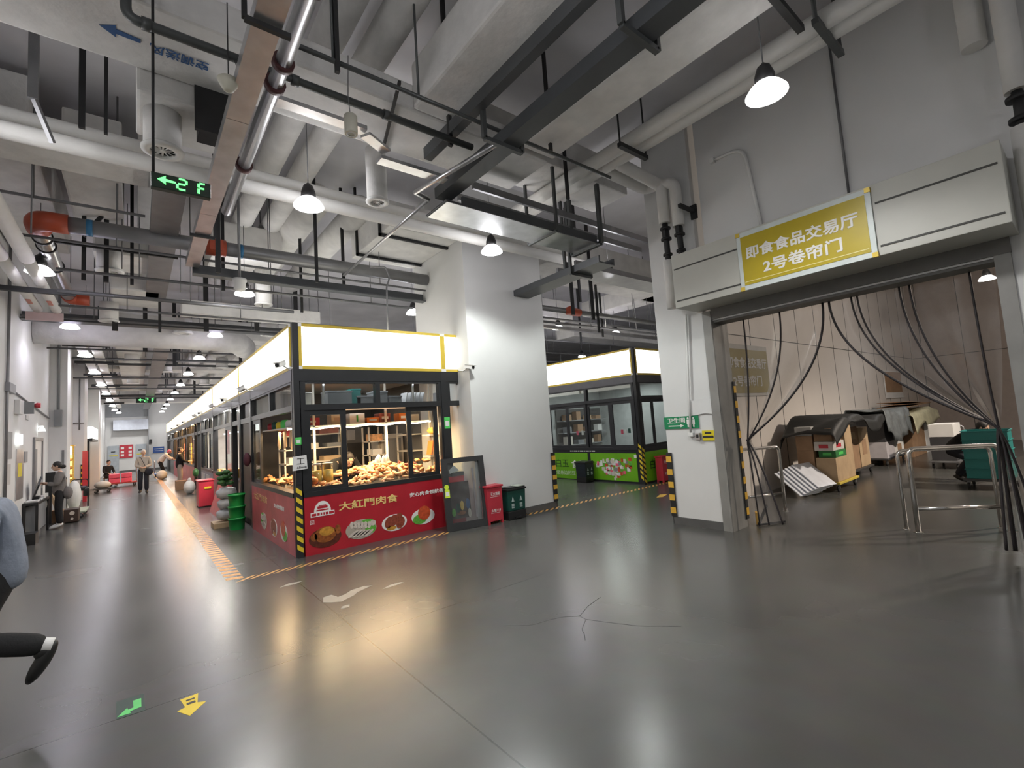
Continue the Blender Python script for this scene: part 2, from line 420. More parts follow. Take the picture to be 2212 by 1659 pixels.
# ================================================================ SETTING
CZ = 6.6
struct(MB().box(-2.04, 32.2, -9.2, 48.2, -0.2, 0).build('floor', concrete))
struct(MB().box(-2.04, 32.2, -9.2, 48.2, CZ, CZ + 0.2).build('ceiling', slab))
struct(MB().box(-2.04, -1.84, -9, 48, 0, CZ).build('wall_left', white_wall))
struct(MB().box(-2.04, 32.2, 48, 48.2, 0, CZ).build('wall_far', white_wall))
struct(MB().box(-2.04, 32.2, -9.2, -9, 0, CZ).build('wall_back', white_wall))
struct(MB().box(32, 32.2, -9, 48, 0, CZ).build('wall_far_right', white_wall))
b = MB(); b.box(6.685, 6.95, 0.42, 3.47, 3.07, CZ).box(6.685, 6.95, -9, 0.42, 0, CZ)
struct(b.build('wall_right', white_wall))
struct(MB().box(6.685, 7.1, 3.61, 4.43, 0, CZ).build('pillar_right', white_wall))
struct(MB().box(6.673, 6.69, 3.61, 4.432, 0, 0.115).box(6.673, 7.1, 4.425, 4.442, 0, 0.115).build('baseboard_right', base_dark))
b = MB(); b.box(6.66, 7.1, 3.465, 3.61, 0, 3.22).box(6.64, 6.68, 3.47, 3.50, 0, 3.2)
struct(b.build('trim_1', jamb_m))
struct(MB().box(6.66, 7.1, 0.40, 0.52, 0, 3.22).build('trim_2', jamb_m))
b = MB(); b.box(6.70, 7.0, 0.42, 3.47, 3.04, 3.09).box(6.652, 6.70, 0.395, 3.47, 3.09, 3.262)
struct(b.build('trim_3', mat('dark_lintel', (0.13, 0.125, 0.115), 0.5)))
struct(MB().box(4.77, 6.71, 7.146, 9.12, 0, CZ).build('column_front', white_wall))
struct(MB().box(4.9, 6.722, 7.132, 7.148, 0, 0.12).box(6.708, 6.724, 7.132, 9.12, 0, 0.12).build('baseboard_column', base_dark))
# cold-room partition behind the roller opening: panels with seams
b = MB(); b.box(7.1, 24.2, 4.50, 4.62, 0, CZ)
struct(b.build('wall_storage', panel_wall))
b = MB()
x = 7.65
while x < 24:
    b.box(x, x + 0.012, 4.494, 4.503, 0, 3.24); b.box(x + 0.03, x + 0.042, 4.494, 4.503, 3.25, CZ); x += 1.25
b.box(7.1, 24.2, 4.494, 4.503, 3.235, 3.25)
struct(b.build('trim_4', dark_gap))
b = MB(); b.box(24.2, 24.35, -9, 4.6, 0, CZ)
struct(b.build('wall_storage_end', brown_wall))
b = MB(); b.box(24.19, 24.203, -9, 4.5, 3.24, 3.26)
for k in range(9): b.box(24.19, 24.203, 4.2 - k * 1.2, 4.215 - k * 1.2, 0, CZ)
struct(b.build('trim_5', dark_gap))
# left wall piers
struct(MB().box(-1.84, -1.482, 17.8, 18.7, 0, CZ).build('pillar_left', white_wall))
struct(MB().box(-1.84, -1.52, 24, 25.4, 0, CZ).build('pillar_left_far', white_wall))
struct(MB().box(-1.84, -1.38, 30, 31.2, 0, CZ).build('pillar_left_end', white_wall))
struct(MB().box(-1.9, -1.835, -9, 15.2, 0, 0.1).box(-1.9, -1.835, 16.6, 17.8, 0, 0.1).build('baseboard_left', base_dark))
d = thing('door_1', 'pale grey double-panel door in the left wall', 'door', (-1.84, 15.9, 0))
d['kind'] = 'structure'
MB().box(-1.85, -1.80, 15.28, 15.36, 0, 2.17).box(-1.85, -1.80, 16.46, 16.54, 0, 2.17).box(-1.85, -1.80, 15.36, 16.46, 2.1, 2.17).build('door_frame', galv_dull, d)
MB().box(-1.85, -1.825, 15.36, 16.46, 0, 2.1).build('door_leaf', white_plastic, d)
MB().box(-1.826, -1.815, 15.55, 15.75, 1.0, 1.9).build('vision_panel', grey_paint, d)
MB().tube([(-1.80, 16.38, 0.95), (-1.80, 16.38, 1.15)], 0.012, 8).build('door_handle', galv, d)
b = MB(); b.box(0.77, 0.80, 47.5, 48, 0, CZ).box(-1.84, 0.77, 47.9, 48, 4.3, CZ)
struct(b.build('trim_6', grey_paint))
struct(MB().box(-1.0, 3.0, 47.97, 48, 0, 0.14).build('baseboard_far', base_dark))
b = MB(); b.box(-1.7, -1.02, 47.93, 47.98, 0, 2.1).box(0.0, 0.66, 47.93, 47.98, 0, 2.1)
struct(b.build('door_2', mat('pale_blue_grey_door', (0.42, 0.46, 0.50), 0.5)))
# worn patches and cracks in the floor (flush with it)
b = MB()
for pts in ([(1.55, 5.36), (1.60, 5.52), (1.69, 5.53), (1.72, 5.40), (1.80, 5.42), (1.90, 5.50), (2.05, 5.52), (2.13, 5.47), (2.02, 5.42), (1.93, 5.38), (1.85, 5.30), (1.76, 5.26), (1.70, 5.22), (1.62, 5.28)],
            [(2.17, 5.25), (2.27, 5.31), (2.41, 5.31), (2.43, 5.27), (2.33, 5.25), (2.24, 5.24)], [(1.33, 6.3), (1.45, 6.38), (1.6, 6.34), (1.5, 6.28)],
            [(1.62, 5.02), (1.66, 5.08), (1.73, 5.07), (1.70, 5.0)]):
    b.poly([(x, y, 0.0008) for x, y in pts], 0.0012, (0, 0, -1))
struct(b.build('trim_7', patch_m))
b = MB()
for pts in ([(2.50, 3.46), (2.69, 3.284), (2.86, 3.25), (2.98, 3.207), (3.096, 3.107), (3.30, 3.20), (3.559, 3.265)], [(3.096, 3.107), (3.083, 3.018), (3.167, 2.83), (3.28, 2.60), (3.5, 2.35)], [(3.083, 3.018), (2.99, 2.96), (2.911, 2.907), (2.86, 2.83), (2.789, 2.757)]):
    for p, q in zip(pts, pts[1:]):
        p = Vector((*p, 0.0)); q = Vector((*q, 0.0)); n = (q - p).normalized().cross(EZ) * 0.0035
        b.poly([p + n + EZ * .0008, q + n + EZ * .0008, q - n + EZ * .0008, p - n + EZ * .0008], 0.0012, (0, 0, -1))
struct(b.build('trim_8', crack_m))

# ================================================================ CEILING SERVICES
def solo(name, label, cat, m, mb, group=None, bevel=0.0):
    return tag(mb.build(name, m, bevel=bevel), label, cat, group)
def hang(b, x, y, z0, z1=CZ, r=0.012):
    b.tube([(x, y, z0), (x, y, z1)], r, 8)
# --- big insulated ducts
b = MB(); b.box(-1.82, 4.33, 4.30, 5.14, 5.20, 5.5)
t = thing('air_duct', 'wide off-white wrapped duct with blue arrow and blue lettering on its underside', 'air duct', (0.6, 4.7, 5.2))
b.build('duct_body', foil, t, bevel=0.03)
text('空调送风', (0.305, 4.785, 5.194), (-1, 0, 0), (0, 1, 0), 0.12, blue_print, t, width=0.43, bold=0.01)
MB().poly([(-0.235, 4.735, 5.197), (-0.13, 4.815, 5.197), (-0.13, 4.77, 5.197), (0.03, 4.78, 5.197), (0.03, 4.735, 5.197), (-0.13, 4.715, 5.197), (-0.13, 4.67, 5.197)], 0.004, (0, 0, -1)).build('painted_arrow', blue_print, t)
solo('air_duct', 'short wrapped branch duct behind the silver cable tray, carrying the round diffuser', 'air duct', foil, MB().box(0.0, 0.86, 5.145, 5.95, 5.0, 5.9), bevel=0.03)
solo('air_duct', 'long off-white rectangular duct overhead running toward the camera, left of the dark cable tray', 'air duct', foil, MB().box(2.34, 2.82, -6, 4.295, 5.205, 5.72), bevel=0.03)
solo('air_duct', 'long off-white duct overhead between the dark cable tray and the wrapped pipe pair', 'air duct', foil, MB().box(3.78, 4.33, -6, 4.20, 5.205, 5.6), bevel=0.03)
solo('air_duct', 'off-white cross duct passing over the wrapped pipe pair toward the door pillar', 'air duct', foil, MB().box(3.0, 6.66, 4.73, 5.52, 5.56, 6.1), bevel=0.03)
solo('air_duct', 'warm beige box duct meeting the left face of the big white column', 'air duct', foil, MB().box(3.40, 4.765, 7.3, 9.1, 5.27, 5.75), bevel=0.02)
for i, (x, lab) in enumerate(((1.62, 'left of the two fat round wrapped ducts near the silver tray'), (2.11, 'right of the two fat round wrapped ducts near the silver tray'))):
    b = MB(); b.tube([(x, -6, 6.02), (x, 14.4, 6.02)], 0.175, 20)
    solo('round_duct', lab, 'air duct', foil, b, 'round ducts over the meat stall')
for i, (x, y, r, lab) in enumerate(((2.5, 9.6, 0.26, 'round wrapped duct ending above the lit sign of the meat stall'), (3.3, 9.6, 0.24, 'round wrapped duct left of the beige box duct by the column'))):
    b = MB(); b.tube([(x, 8.2, 5.95), (x, 13.6, 5.95)], r, 20)
    solo('round_duct', lab, 'air duct', foil, b)
solo('air_duct', 'pale lilac duct running from the left wall just behind the two long wrapped pipes', 'air duct', foil, MB().box(-1.82, 0.15, 6.95, 7.45, 5.12, 5.5), bevel=0.03)
solo('air_duct', 'tall grey duct standing back between the black hanger bars near the left wall', 'air duct', foil, MB().box(-0.75, -0.15, 7.9, 9.6, 5.35, 6.2), bevel=0.03)
solo('air_duct', 'second tall grey duct right of the black hanger bars near the left wall', 'air duct', foil, MB().box(0.02, 0.42, 7.9, 12.0, 5.45, 6.3), bevel=0.03)
solo('air_duct', 'high grey duct over the left wall pipes near the frame edge', 'air duct', foil, MB().box(-1.80, -1.0, 7.6, 12.2, 5.6, 6.3), bevel=0.03)
b = MB(); b.bar((-0.62, 9.3, 5.0), (-0.36, 9.3, 5.45), 0.05); b.box(-0.95, 0.55, 9.34, 9.38, 4.86, 4.9)
solo('hanger_bar', 'black crossbar with a diagonal brace between the hanger bars by the left wall', 'hanger', strut, b)
b = MB(); b.box(-1.7, 0.1, 8.0, 8.03, 4.95, 4.98); hang(b, -1.0, 8.0, 4.96); hang(b, -0.2, 8.0, 4.96)
solo('sprinkler_pipe', 'thin dark bar crossing above the red pipe elbow', 'pipe', rod_m, b)
b = MB(); b.box(-0.77, -0.70, 5.75, 5.80, 4.99, CZ).bar((-0.73, 5.78, 5.0), (-0.62, 5.95, 4.70), 0.035)
solo('hanger_bar', 'grey slotted channel hanging at the left edge above the long wrapped pipes', 'hanger', galv_dull, b)
# hangers beneath the beige duct
b = MB(); b.box(3.36, 4.765, 7.62, 7.67, 5.22, 5.266).box(3.36, 3.40, 7.62, 7.67, 5.22, CZ)
solo('duct_hanger', 'black angle hanger under the near end of the beige duct by the column', 'hanger', strut, b)
b = MB(); b.box(3.36, 4.765, 8.72, 8.77, 5.22, 5.266).box(3.36, 3.40, 8.72, 8.77, 5.22, CZ)
solo('duct_hanger', 'black angle hanger under the far end of the beige duct by the column', 'hanger', strut, b)
# --- wrapped pipe pairs
for i, (y, z, lab) in enumerate(((6.32, 4.905, 'nearer of the two long white wrapped pipes crossing in front of the column top'), (6.60, 5.20, 'farther of the two long white wrapped pipes crossing in front of the column top'))):
    b = MB(); b.tube([(-1.83, y, z), (0.5, y, z), (3.0, y, z), (7.4, y, z)], 0.088, 16)
    solo('wrapped_pipe', lab, 'pipe', foil2, b, 'long wrapped pipes before the column')
for i, (x, xr, yr, yj, lab) in enumerate(((5.22, 6.50, 3.98, 4.28, 'left wrapped pipe of the pair, bending down the front of the door pillar'), (5.44, 6.52, 3.76, 4.02, 'right wrapped pipe of the pair, bending down beside the roller box'))):
    t = thing('wrapped_pipe', lab, 'pipe', (x, yj, 5.3), 'wrapped pipe pair above the roller door')
    b = MB(); b.tube([(x, -6, 5.45), (x, yj - .1, 5.45), (x, 6.3, 5.45)], 0.10, 16)
    b.bent([(x, yj, 5.45), (xr, yj - 0.02, 5.40), (xr, yr, 5.40), (xr, yr, 4.72)] if i == 0 else [(x, yj, 5.43), (xr, yj, 5.37), (xr, yr, 5.30), (xr, yr, 4.60)], 0.088, 0.12, 16)
    b.tube([(xr, yr, 4.12), (xr, yr, 3.36 if i == 0 else 3.9)], 0.085, 16)
    b.build('insulation', foil2, t)
    b = MB(); b.tube([(xr, yr, 4.75), (xr, yr, 4.05)], 0.045, 12)
    b.lathe([(0.08, 0), (0.08, 0.03)], (xr, yr, 4.62), 14).lathe([(0.08, 0), (0.08, 0.03)], (xr, yr, 4.45), 14).lathe([(0.07, 0), (0.07, 0.03)], (xr, yr, 4.2), 14)
    b.box(xr - .06, xr + .06, yr - .03, yr + .03, 4.48, 4.6)
    b.build('valve', strut, t)
b = MB(); b.bar((6.28, 3.58, 4.80), (6.69, 3.58, 4.80), 0.05); b.box(6.66, 6.69, 3.53, 3.63, 4.68, 4.90)
solo('pipe_bracket', 'black steel bracket holding the pipe bend on the door pillar', 'bracket', strut, b)
b = MB(); b.bar((4.98, 3.60, 5.32), (5.58, 3.60, 5.32), 0.06); hang(b, 5.0, 3.60, 5.32); hang(b, 5.57, 3.60, 5.32)
solo('pipe_hanger', 'black bar carrying the wrapped pipe pair just before it bends to the pillar', 'hanger', strut, b)
b = MB(); b.bar((5.0, 1.30, 5.34), (5.72, 1.30, 5.34), 0.06); hang(b, 5.02, 1.30, 5.34, r=0.02); hang(b, 5.70, 1.30, 5.34, r=0.02)
solo('pipe_hanger', 'dark bar carrying the wrapped pipe pair near the top edge of the view', 'hanger', dark_pipe, b)
# riser on the far right of the roller door
t = thing('wrapped_pipe', 'white wrapped riser with dark valve at the right end of the roller box', 'pipe', (6.50, 0.18, 4))
b = MB(); b.tube([(6.48, 0.19, 3.0), (6.48, 0.19, 4.2)], 0.085, 16); b.tube([(6.48, 0.19, 4.55), (6.48, 0.19, 6.6)], 0.085, 16)
b.build('insulation', foil2, t)
b = MB(); b.tube([(6.48, 0.19, 4.15), (6.48, 0.19, 4.6)], 0.04, 12).lathe([(0.085, 0), (0.085, 0.04)], (6.48, 0.19, 4.25), 14).lathe([(0.085, 0), (0.085, 0.04)], (6.48, 0.19, 4.46), 14)
b.build('valve', strut, t)
b = MB(); b.tube([(6.58, 0.42, 5.2), (6.58, 0.42, 6.6)], 0.10, 16)
solo('wrapped_pipe', 'short white wrapped pipe end above the roller box near the right riser', 'pipe', foil2, b)
# conduits on the wall above the roller box
b = MB(); b.bent([(6.66, 3.2, 5.42), (6.66, 2.75, 5.40), (6.66, 2.62, 4.06)], 0.022, 0.25, 10); b.box(6.62, 6.69, 3.17, 3.23, 5.38, 5.45)
solo('conduit', 'white painted conduit curving down the wall left of the hanging lamp', 'conduit', white_plastic, b)
b = MB(); b.tube([(6.665, 1.62, 4.05), (6.665, 1.62, 6.55)], 0.014, 8)
solo('conduit', 'thin straight grey conduit on the wall above the yellow door sign', 'conduit', rod_m, b)
b = MB(); b.tube([(6.66, 3.50, 0.9 + 0.4), (6.66, 3.77, 1.75), (6.66, 3.80, 3.2)], 0.016, 8)
# --- dark cable tray system
def tray(name, label, segs, m, hangers, mh=dark_pipe):
    t = thing(name, label, 'cable tray', segs[0][0:1] + (segs[0][2], segs[0][4]))
    b = MB()
    for s in segs: b.box(*s)
    b.build('tray_body', m, t)
    for h in hangers:
        hb = MB()
        for a in h: hb.bar(*a)
        hb.build('tray_hanger', mh, t)
    return t
def u_hanger(x0, x1, y, z, top=CZ, w=0.045):
    return [((x0, y, z), (x1, y, z), w), ((x0, y, z), (x0, y, top), w), ((x1, y, z), (x1, y, z + .16), w)]
tray('cable_tray', 'long dark grey closed cable trunk crossing overhead, with a notched end over the corner', [(3.03, 3.24, -6, 5.10, 4.72, 4.86), (2.70, 2.80, -6, 4.75, 4.98, 5.12)], tray_dark,
     [u_hanger(2.86, 3.32, 1.95, 4.69), u_hanger(2.80, 3.30, 3.66, 4.69)])
b = MB(); b.box(3.05, 3.3, 5.10, 5.34, 4.6, 4.72); b.box(3.05, 5.9, 4.90, 5.30, 4.60, 4.62)
t = tray('cable_tray', 'dark grey ladder tray running right from the trunk end toward the door pillar', [(3.30, 5.9, 4.86, 4.90, 4.60, 4.72), (3.30, 5.9, 5.30, 5.34, 4.60, 4.72), (3.03, 5.95, 4.83, 5.36, 4.585, 4.60)], tray_dark,
         [[((4.9, 4.78, 4.57), (4.9, 5.42, 4.57), .04), ((4.9, 4.78, 4.57), (4.9, 4.78, CZ), .04), ((4.9, 5.42, 4.57), (4.9, 5.42, CZ), .04)],
          [((5.9, 4.78, 4.57), (5.9, 5.42, 4.57), .06), ((5.9, 4.78, 4.57), (5.9, 4.78, 5.6), .06), ((5.9, 5.42, 4.57), (5.9, 5.42, 5.6), .06)]])
b.bm.free()
tray('cable_tray', 'grey ladder tray above the dark one, its two rails stepping beside the pillar', [(3.6, 7.9, 5.02, 5.06, 4.98, 5.08), (3.6, 7.9, 5.40, 5.44, 4.98, 5.08)], galv_dull, [])
tray('cable_tray', 'grey tray going back from the corner between the column and the door pillar', [(5.95, 6.35, 4.9, 8.6, 4.30, 4.32), (5.95, 5.98, 4.9, 8.6, 4.32, 4.42), (6.32, 6.35, 4.9, 8.6, 4.32, 4.42)], tray_dark,
     [u_hanger(5.9, 6.42, 5.5, 4.27), u_hanger(5.9, 6.42, 7.4, 4.27)])
tray('cable_tray', 'pale grey tray in the gap running right behind the door pillar', [(6.0, 12.0, 5.45, 5.5, 4.42, 4.52), (6.0, 12.0, 5.9, 5.95, 4.42, 4.52), (6.0, 12.0, 5.5, 5.9, 4.42, 4.44)], galv_dull, [u_hanger(5.98, 6.02, 5.7, 4.40), u_hanger(9.0, 9.04, 5.7, 4.40)])
MB().box(3.05, 5.88, 4.84, 5.35, 4.572, 4.584).build('lit_underside', galv, t)  # bright plate puts the lit look of the tray's underside into colour
b = MB(); b.bent([(3.32, 8.0, 4.76), (3.62, 8.0, 4.80), (3.69, 8.0, 4.60), (3.62, 8.0, 4.42), (3.60, 8.0, 2.87)], .016, .06, 8)
solo('conduit', 'thin grey conduit dropping onto the meat stall roof behind its sign', 'conduit', galv_dull, b)
# --- silver cable tray over the aisle with the pipe beside it
t = tray('cable_tray', 'long bright silver cable trunk hanging over the aisle, catching orange light', [(0.60, 0.775, -6, 2.0, 4.52, 4.62), (0.60, 0.775, 2.003, 4.4, 4.518, 4.62), (0.60, 0.775, 4.403, 6.5, 4.516, 4.62), (0.60, 0.775, 6.503, 8.6, 4.514, 4.62)], galv,
         [[((0.55, 3.2, 4.49), (0.83, 3.2, 4.49), .035), ((0.55, 3.2, 4.49), (0.55, 3.2, CZ), .03)], [((0.55, 7.2, 4.50), (0.83, 7.2, 4.50), .035), ((0.83, 7.2, 4.5), (0.83, 7.2, CZ), .03)]], strut)
t = thing('sprinkler_pipe', 'shiny galvanised pipe with dark clamps alongside the silver cable trunk', 'pipe', (0.90, 3, 4.8))
MB().tube([(0.93, -6, 4.78), (0.93, 6.9, 4.78)], 0.062, 14).build('pipe_run', galv, t)
for y in (3.0, 3.83, 4.12, 5.6): MB().lathe([(0.085, -0.03), (0.085, 0.03)], (0.93, y, 4.78), 14, (0, 1, 0)).build('pipe_clamp', mat('dark_red_clamp', (0.07, 0.02, 0.02), 0.5), t)
# --- sprinkler mains along X
t = thing('sprinkler_pipe', 'dark grey pipe crossing under the lettered duct, with an elbow at its left end', 'pipe', (1, 4.2, 4.9))
b = MB(); b.bent([(-0.06, 4.14, 5.6), (-0.06, 4.14, 4.90), (2.98, 4.14, 4.90)], 0.036, 0.09, 12); b.build('pipe_run', dark_pipe, t)
for x in (-0.03, 0.80, 1.10, 1.95): MB().lathe([(0.047, -0.03), (0.047, 0.03)], (x if x > 0 else 0.06, 4.14, 4.9), 12, (1, 0, 0)).build('coupling', dark_pipe, t)
b = MB(); b.tube([(0.98, 3.73, 4.90), (4.9, 3.73, 4.90)], 0.022, 10); hang(b, 1.30, 3.73, 4.9); hang(b, 2.1, 3.73, 4.9)
solo('sprinkler_pipe', 'thinner dark pipe crossing just in front of the lettered duct', 'pipe', dark_pipe, b)
t = thing('sprinkler_pipe', 'large grey steel main with blue tape and two orange-red fittings above the stalls', 'pipe', (0.5, 8.53, 4.84))
MB().tube([(-0.88, 8.53, 4.86), (4.76, 8.53, 4.86)], 0.112, 16).build('pipe_run', galv_dull, t)
b = MB(); b.bent([(-0.72, 8.53, 4.86), (-1.04, 8.53, 4.86), (-1.04, 8.82, 4.84)], 0.132, 0.22, 16); b.build('elbow_fitting', fire_red, t)
MB().tube([(0.86, 8.53, 4.86), (1.13, 8.53, 4.86)], 0.134, 16).box(0.90, 1.08, 8.38, 8.68, 4.77, 4.95).build('tee_fitting', fire_red, t)
MB().tube([(-0.54, 8.53, 4.86), (-0.47, 8.53, 4.86)], 0.115, 16).build('tape_band', blue_tape, t)
MB().tube([(1.32, 8.53, 4.86), (1.37, 8.53, 4.86)], 0.115, 16).build('tape_band', blue_tape, t)
t = thing('sprinkler_pipe', 'silver pipe running away from the orange-red elbow near the left wall', 'pipe', (-1.04, 10.5, 4.84))
MB().tube([(-1.04, 8.82, 4.84), (-1.04, 12.4, 4.84)], 0.10, 16).build('pipe_run', galv, t)
for y in (9.13, 9.5, 10.5): MB().lathe([(0.118, -0.02), (0.118, 0.02)], (-1.04, y, 4.84), 16, (0, 1, 0)).build('pipe_clamp', strut, t)
MB().bent([(-1.04, 12.4, 4.84), (-1.04, 12.68, 4.84), (-0.74, 12.68, 4.84)], 0.112, 0.17, 14).build('elbow_fitting', fire_red, t)
# wrapped pipe pair by the left wall
for x, lab in ((-1.20, 'right pipe of the white wrapped pair high along the left wall'), (-1.46, 'left pipe of the white wrapped pair high along the left wall')):
    t = thing('wrapped_pipe', lab, 'pipe', (x, 8, 4.5), 'wrapped pipe pair along the left wall')
    b = MB(); b.tube([(x, 2.0, 4.52), (x, 9.2, 4.52)], 0.085, 14); b.tube([(x, 9.2, 4.52), (x, 12.4, 4.52)], 0.075, 14); b.build('insulation', foil2, t)
    MB().box(x - .03, x + .03, 11.35, 11.65, 4.435, 4.446).build('red_stencil', mat('faded_red_stencil', (0.55, 0.22, 0.18), 0.6), t)
b = MB(); b.box(-1.83, -0.78, 10.4, 10.46, 4.34, 4.42)
solo('pipe_bracket', 'long black bracket under the left wall pipe pair', 'bracket', strut, b)
b = MB(); b.box(-1.62, -1.10, 12.38, 12.41, 4.30, 4.46)
solo('pipe_tag', 'small pale pink tag plate hanging at the end of the left wall pipes', 'tag', mat('pale_pink_plate', (0.72, 0.55, 0.57), 0.5), b)
# thin sprinkler branches and conduits in depth
for i, (y, z, x0, x1, r) in enumerate(((8.5, 4.62, -1.2, 4.7, 0.02), (9.2, 4.42, -0.9, 4.75, 0.024), (10.4, 4.40, -1.0, 2.6, 0.035), (11.6, 4.44, -1.1, 4.7, 0.022), (13.2, 4.55, -1.8, 4.8, 0.026), (16.8, 4.5, -1.8, 4.8, 0.025), (19.2, 4.6, -1.8, 4.8, 0.025), (23.4, 4.5, -1.8, 4.8, 0.03), (27.5, 4.5, -1.8, 4.8, 0.03), (33.0, 4.6, -1.8, 4.8, 0.03))):
    b = MB(); b.tube([(x0, y, z), (x1, y, z)], r, 8)
    for k in range(3): hang(b, x0 + (x1 - x0) * (k + .5) / 3, y, z, r=0.008)
    solo('sprinkler_pipe', ORD[i] + ' thin grey branch pipe crossing the aisle beyond the big taped main', 'pipe', rod_m, b, 'thin branch pipes over the aisle')
for i, (y, z, x0, x1, r) in enumerate(((8.2, 4.5, 6.8, 14, 0.07), (8.6, 4.28, 6.8, 15, 0.03), (9.3, 4.6, 6.8, 16, 0.03), (11.5, 4.5, 6.8, 19, 0.03), (13.2, 4.4, 6.8, 22, 0.03), (15.5, 4.45, 6.8, 24, 0.03))):
    b = MB(); b.tube([(x0, y, z), (x1, y, z)], r, 8)
    for k in range(4): hang(b, x0 + (x1 - x0) * (k + .5) / 4, y, z, r=0.01)
    solo('sprinkler_pipe', ORD[i] + ' grey pipe seen in the gap between the column and the door pillar', 'pipe', galv_dull, b, 'pipes above the green stall')
b = MB(); b.bent([(8.55, 8.05, 4.5), (8.55, 8.2, 4.5), (9.0, 8.2, 4.5)], 0.10, 0.1, 12)
solo('pipe_fitting', 'orange-red valve on the grey pipe above the green stall', 'valve', fire_red, b)
b = MB(); b.box(6.8, 14, 8.95, 9.07, 4.22, 4.30); hang(b, 8.0, 9.01, 4.3); hang(b, 11.0, 9.01, 4.3)
solo('cable_tray', 'slim white lit raceway in the gap above the green stall', 'cable tray', galv, b)
for i, (x0, x1, y0, y1, z0, z1, lab) in enumerate(((7.2, 16, 7.4, 8.6, 5.3, 6.0, 'wide white duct high in the gap beside the column'), (9.5, 11.2, 10.5, 22, 5.0, 5.6, 'white duct running back over the green stall'), (13, 20, 12.2, 13.2, 4.9, 5.5, 'white duct crossing far behind the green stall'), (12.2, 13.0, 7.0, 11, 5.3, 5.8, 'white duct right above the green stall by the pillar'))):
    solo('air_duct', lab, 'air duct', foil, MB().box(x0, x1, y0, y1, z0, z1), bevel=0.03)
# vertical black hanger bars
HB = [(-0.68, 4.0, 5.2, 0.035), (-0.24, 6.0, 4.95, 0.03), (-0.42, 6.0, 4.95, 0.05), (1.33, 3.72, 4.80, 0.035), (2.72, 4.18, 4.85, 0.045), (-0.62, 9.4, 4.35, 0.05), (-0.36, 9.4, 4.35, 0.06), (-0.05, 9.4, 4.35, 0.045), (0.95, 7.9, 4.25, 0.06), (1.15, 9.0, 4.3, 0.05), (2.35, 7.9, 4.3, 0.045), (3.15, 8.9, 4.5, 0.05), (2.55, 9.6, 4.2, 0.05), (-0.35, 13.0, 4.3, 0.1), (0.4, 12.4, 4.2, 0.05), (4.05, 3.95, 5.1, 0.035), (5.0, 4.6, 5.0, 0.04), (7.3, 6.6, 4.2, 0.05), (7.7, 7.2, 4.1, 0.08), (8.6, 7.4, 4.1, 0.09), (9.6, 8.1, 4.0, 0.06), (10.7, 8.9, 4.1, 0.05), (8.2, 9.2, 4.1, 0.05), (11.5, 10.5, 4.2, 0.06)]
for i, (x, y, z, wd) in enumerate(HB):
    where = ('over the lettered duct', 'over the aisle', 'above the first stall', 'in the gap by the door pillar')[0 if y < 4.3 and x < 4.5 else 3 if x > 4.9 else 2 if x > 0.9 else 1]
    solo('hanger_bar', 'black vertical hanger bar ' + where, 'hanger', strut, MB().box(x - wd / 2, x + wd / 2, y - .02, y + .02, z, CZ), 'hanger bars ' + where)
# thin drop rods
for i in range(26):
    if i < 14: x, y, z = -1.0 + (i * 0.83) % 5.4, 7.9 + (i * 1.37) % 11, 4.45 + 0.1 * (i % 3)
    else: x, y, z = 7.2 + (i * 1.31) % 8, 8.0 + (i * 0.77) % 6, 4.4 + 0.1 * (i % 3)
    wh = 'over the aisle stalls' if i < 14 else 'above the green stall'
    solo('drop_rod', 'thin grey drop rod ' + wh, 'rod', rod_m, MB().tube([(x, y, z), (x, y, CZ)], 0.009, 6), 'drop rods ' + wh)
# cross beams / ducts far down the aisle
t = thing('round_duct', 'fat round white duct crossing the aisle behind the second green exit display', 'air duct', (-0.2, 15, 4.4))
b = MB(); b.tube([(-1.83, 15.1, 4.64), (1.6, 15.1, 4.64), (2.3, 15.5, 4.64), (2.6, 16.3, 4.64)], 0.33, 22); b.build('duct_body', foil, t)
solo('steel_beam', 'long dark grey angle crossing the aisle in front of the fat round duct', 'beam', tray_dark, MB().box(-1.83, 4.7, 13.6, 13.66, 4.55, 4.73).box(-1.83, 4.7, 13.4, 13.66, 4.53, 4.55))
solo('steel_beam', 'dark angle bar leaving the end of the silver cable trunk toward the column', 'beam', tray_dark, MB().box(0.70, 4.76, 8.72, 8.76, 4.44, 4.60).box(0.70, 4.76, 8.6, 8.76, 4.42, 4.44))
DX = [(-0.55, 0.25, 9.9, 10.9, 4.98, 5.5, 'white box duct above the second round diffuser near the left wall'), (-0.4, 0.4, 11.8, 13.2, 4.9, 5.5, 'white stepped duct behind the second round diffuser'), (0.75, 3.6, 11.9, 12.3, 4.55, 4.85, 'pale duct with faint stencil crossing behind the first aisle lamps'),
      (-0.6, 4.6, 17.0, 17.9, 5.0, 5.6, 'white duct crossing the aisle just behind the fat round duct'), (-0.5, 0.3, 18.2, 30, 4.9, 5.5, 'white duct running along the aisle beyond the round duct'), (-1.45, 4.8, 24.2, 25.2, 4.95, 5.7, 'white duct crossing the aisle halfway down'),
      (-1.8, 4.8, 32, 33, 4.9, 5.7, 'white duct crossing the aisle far down'), (3.0, 3.8, 18, 34, 5.0, 5.6, 'white duct running back above the stall row'), (-1.8, 4.8, 40, 41, 4.8, 5.6, 'farthest white duct crossing the aisle'), (1.1, 2.3, 9.9, 11.2, 5.25, 5.9, 'white duct box above the lamp left of the meat stall sign')]
for x0, x1, y0, y1, z0, z1, lab in DX:
    solo('air_duct', lab, 'air duct', foil, MB().box(x0, x1, y0, y1, z0, z1), bevel=0.03)
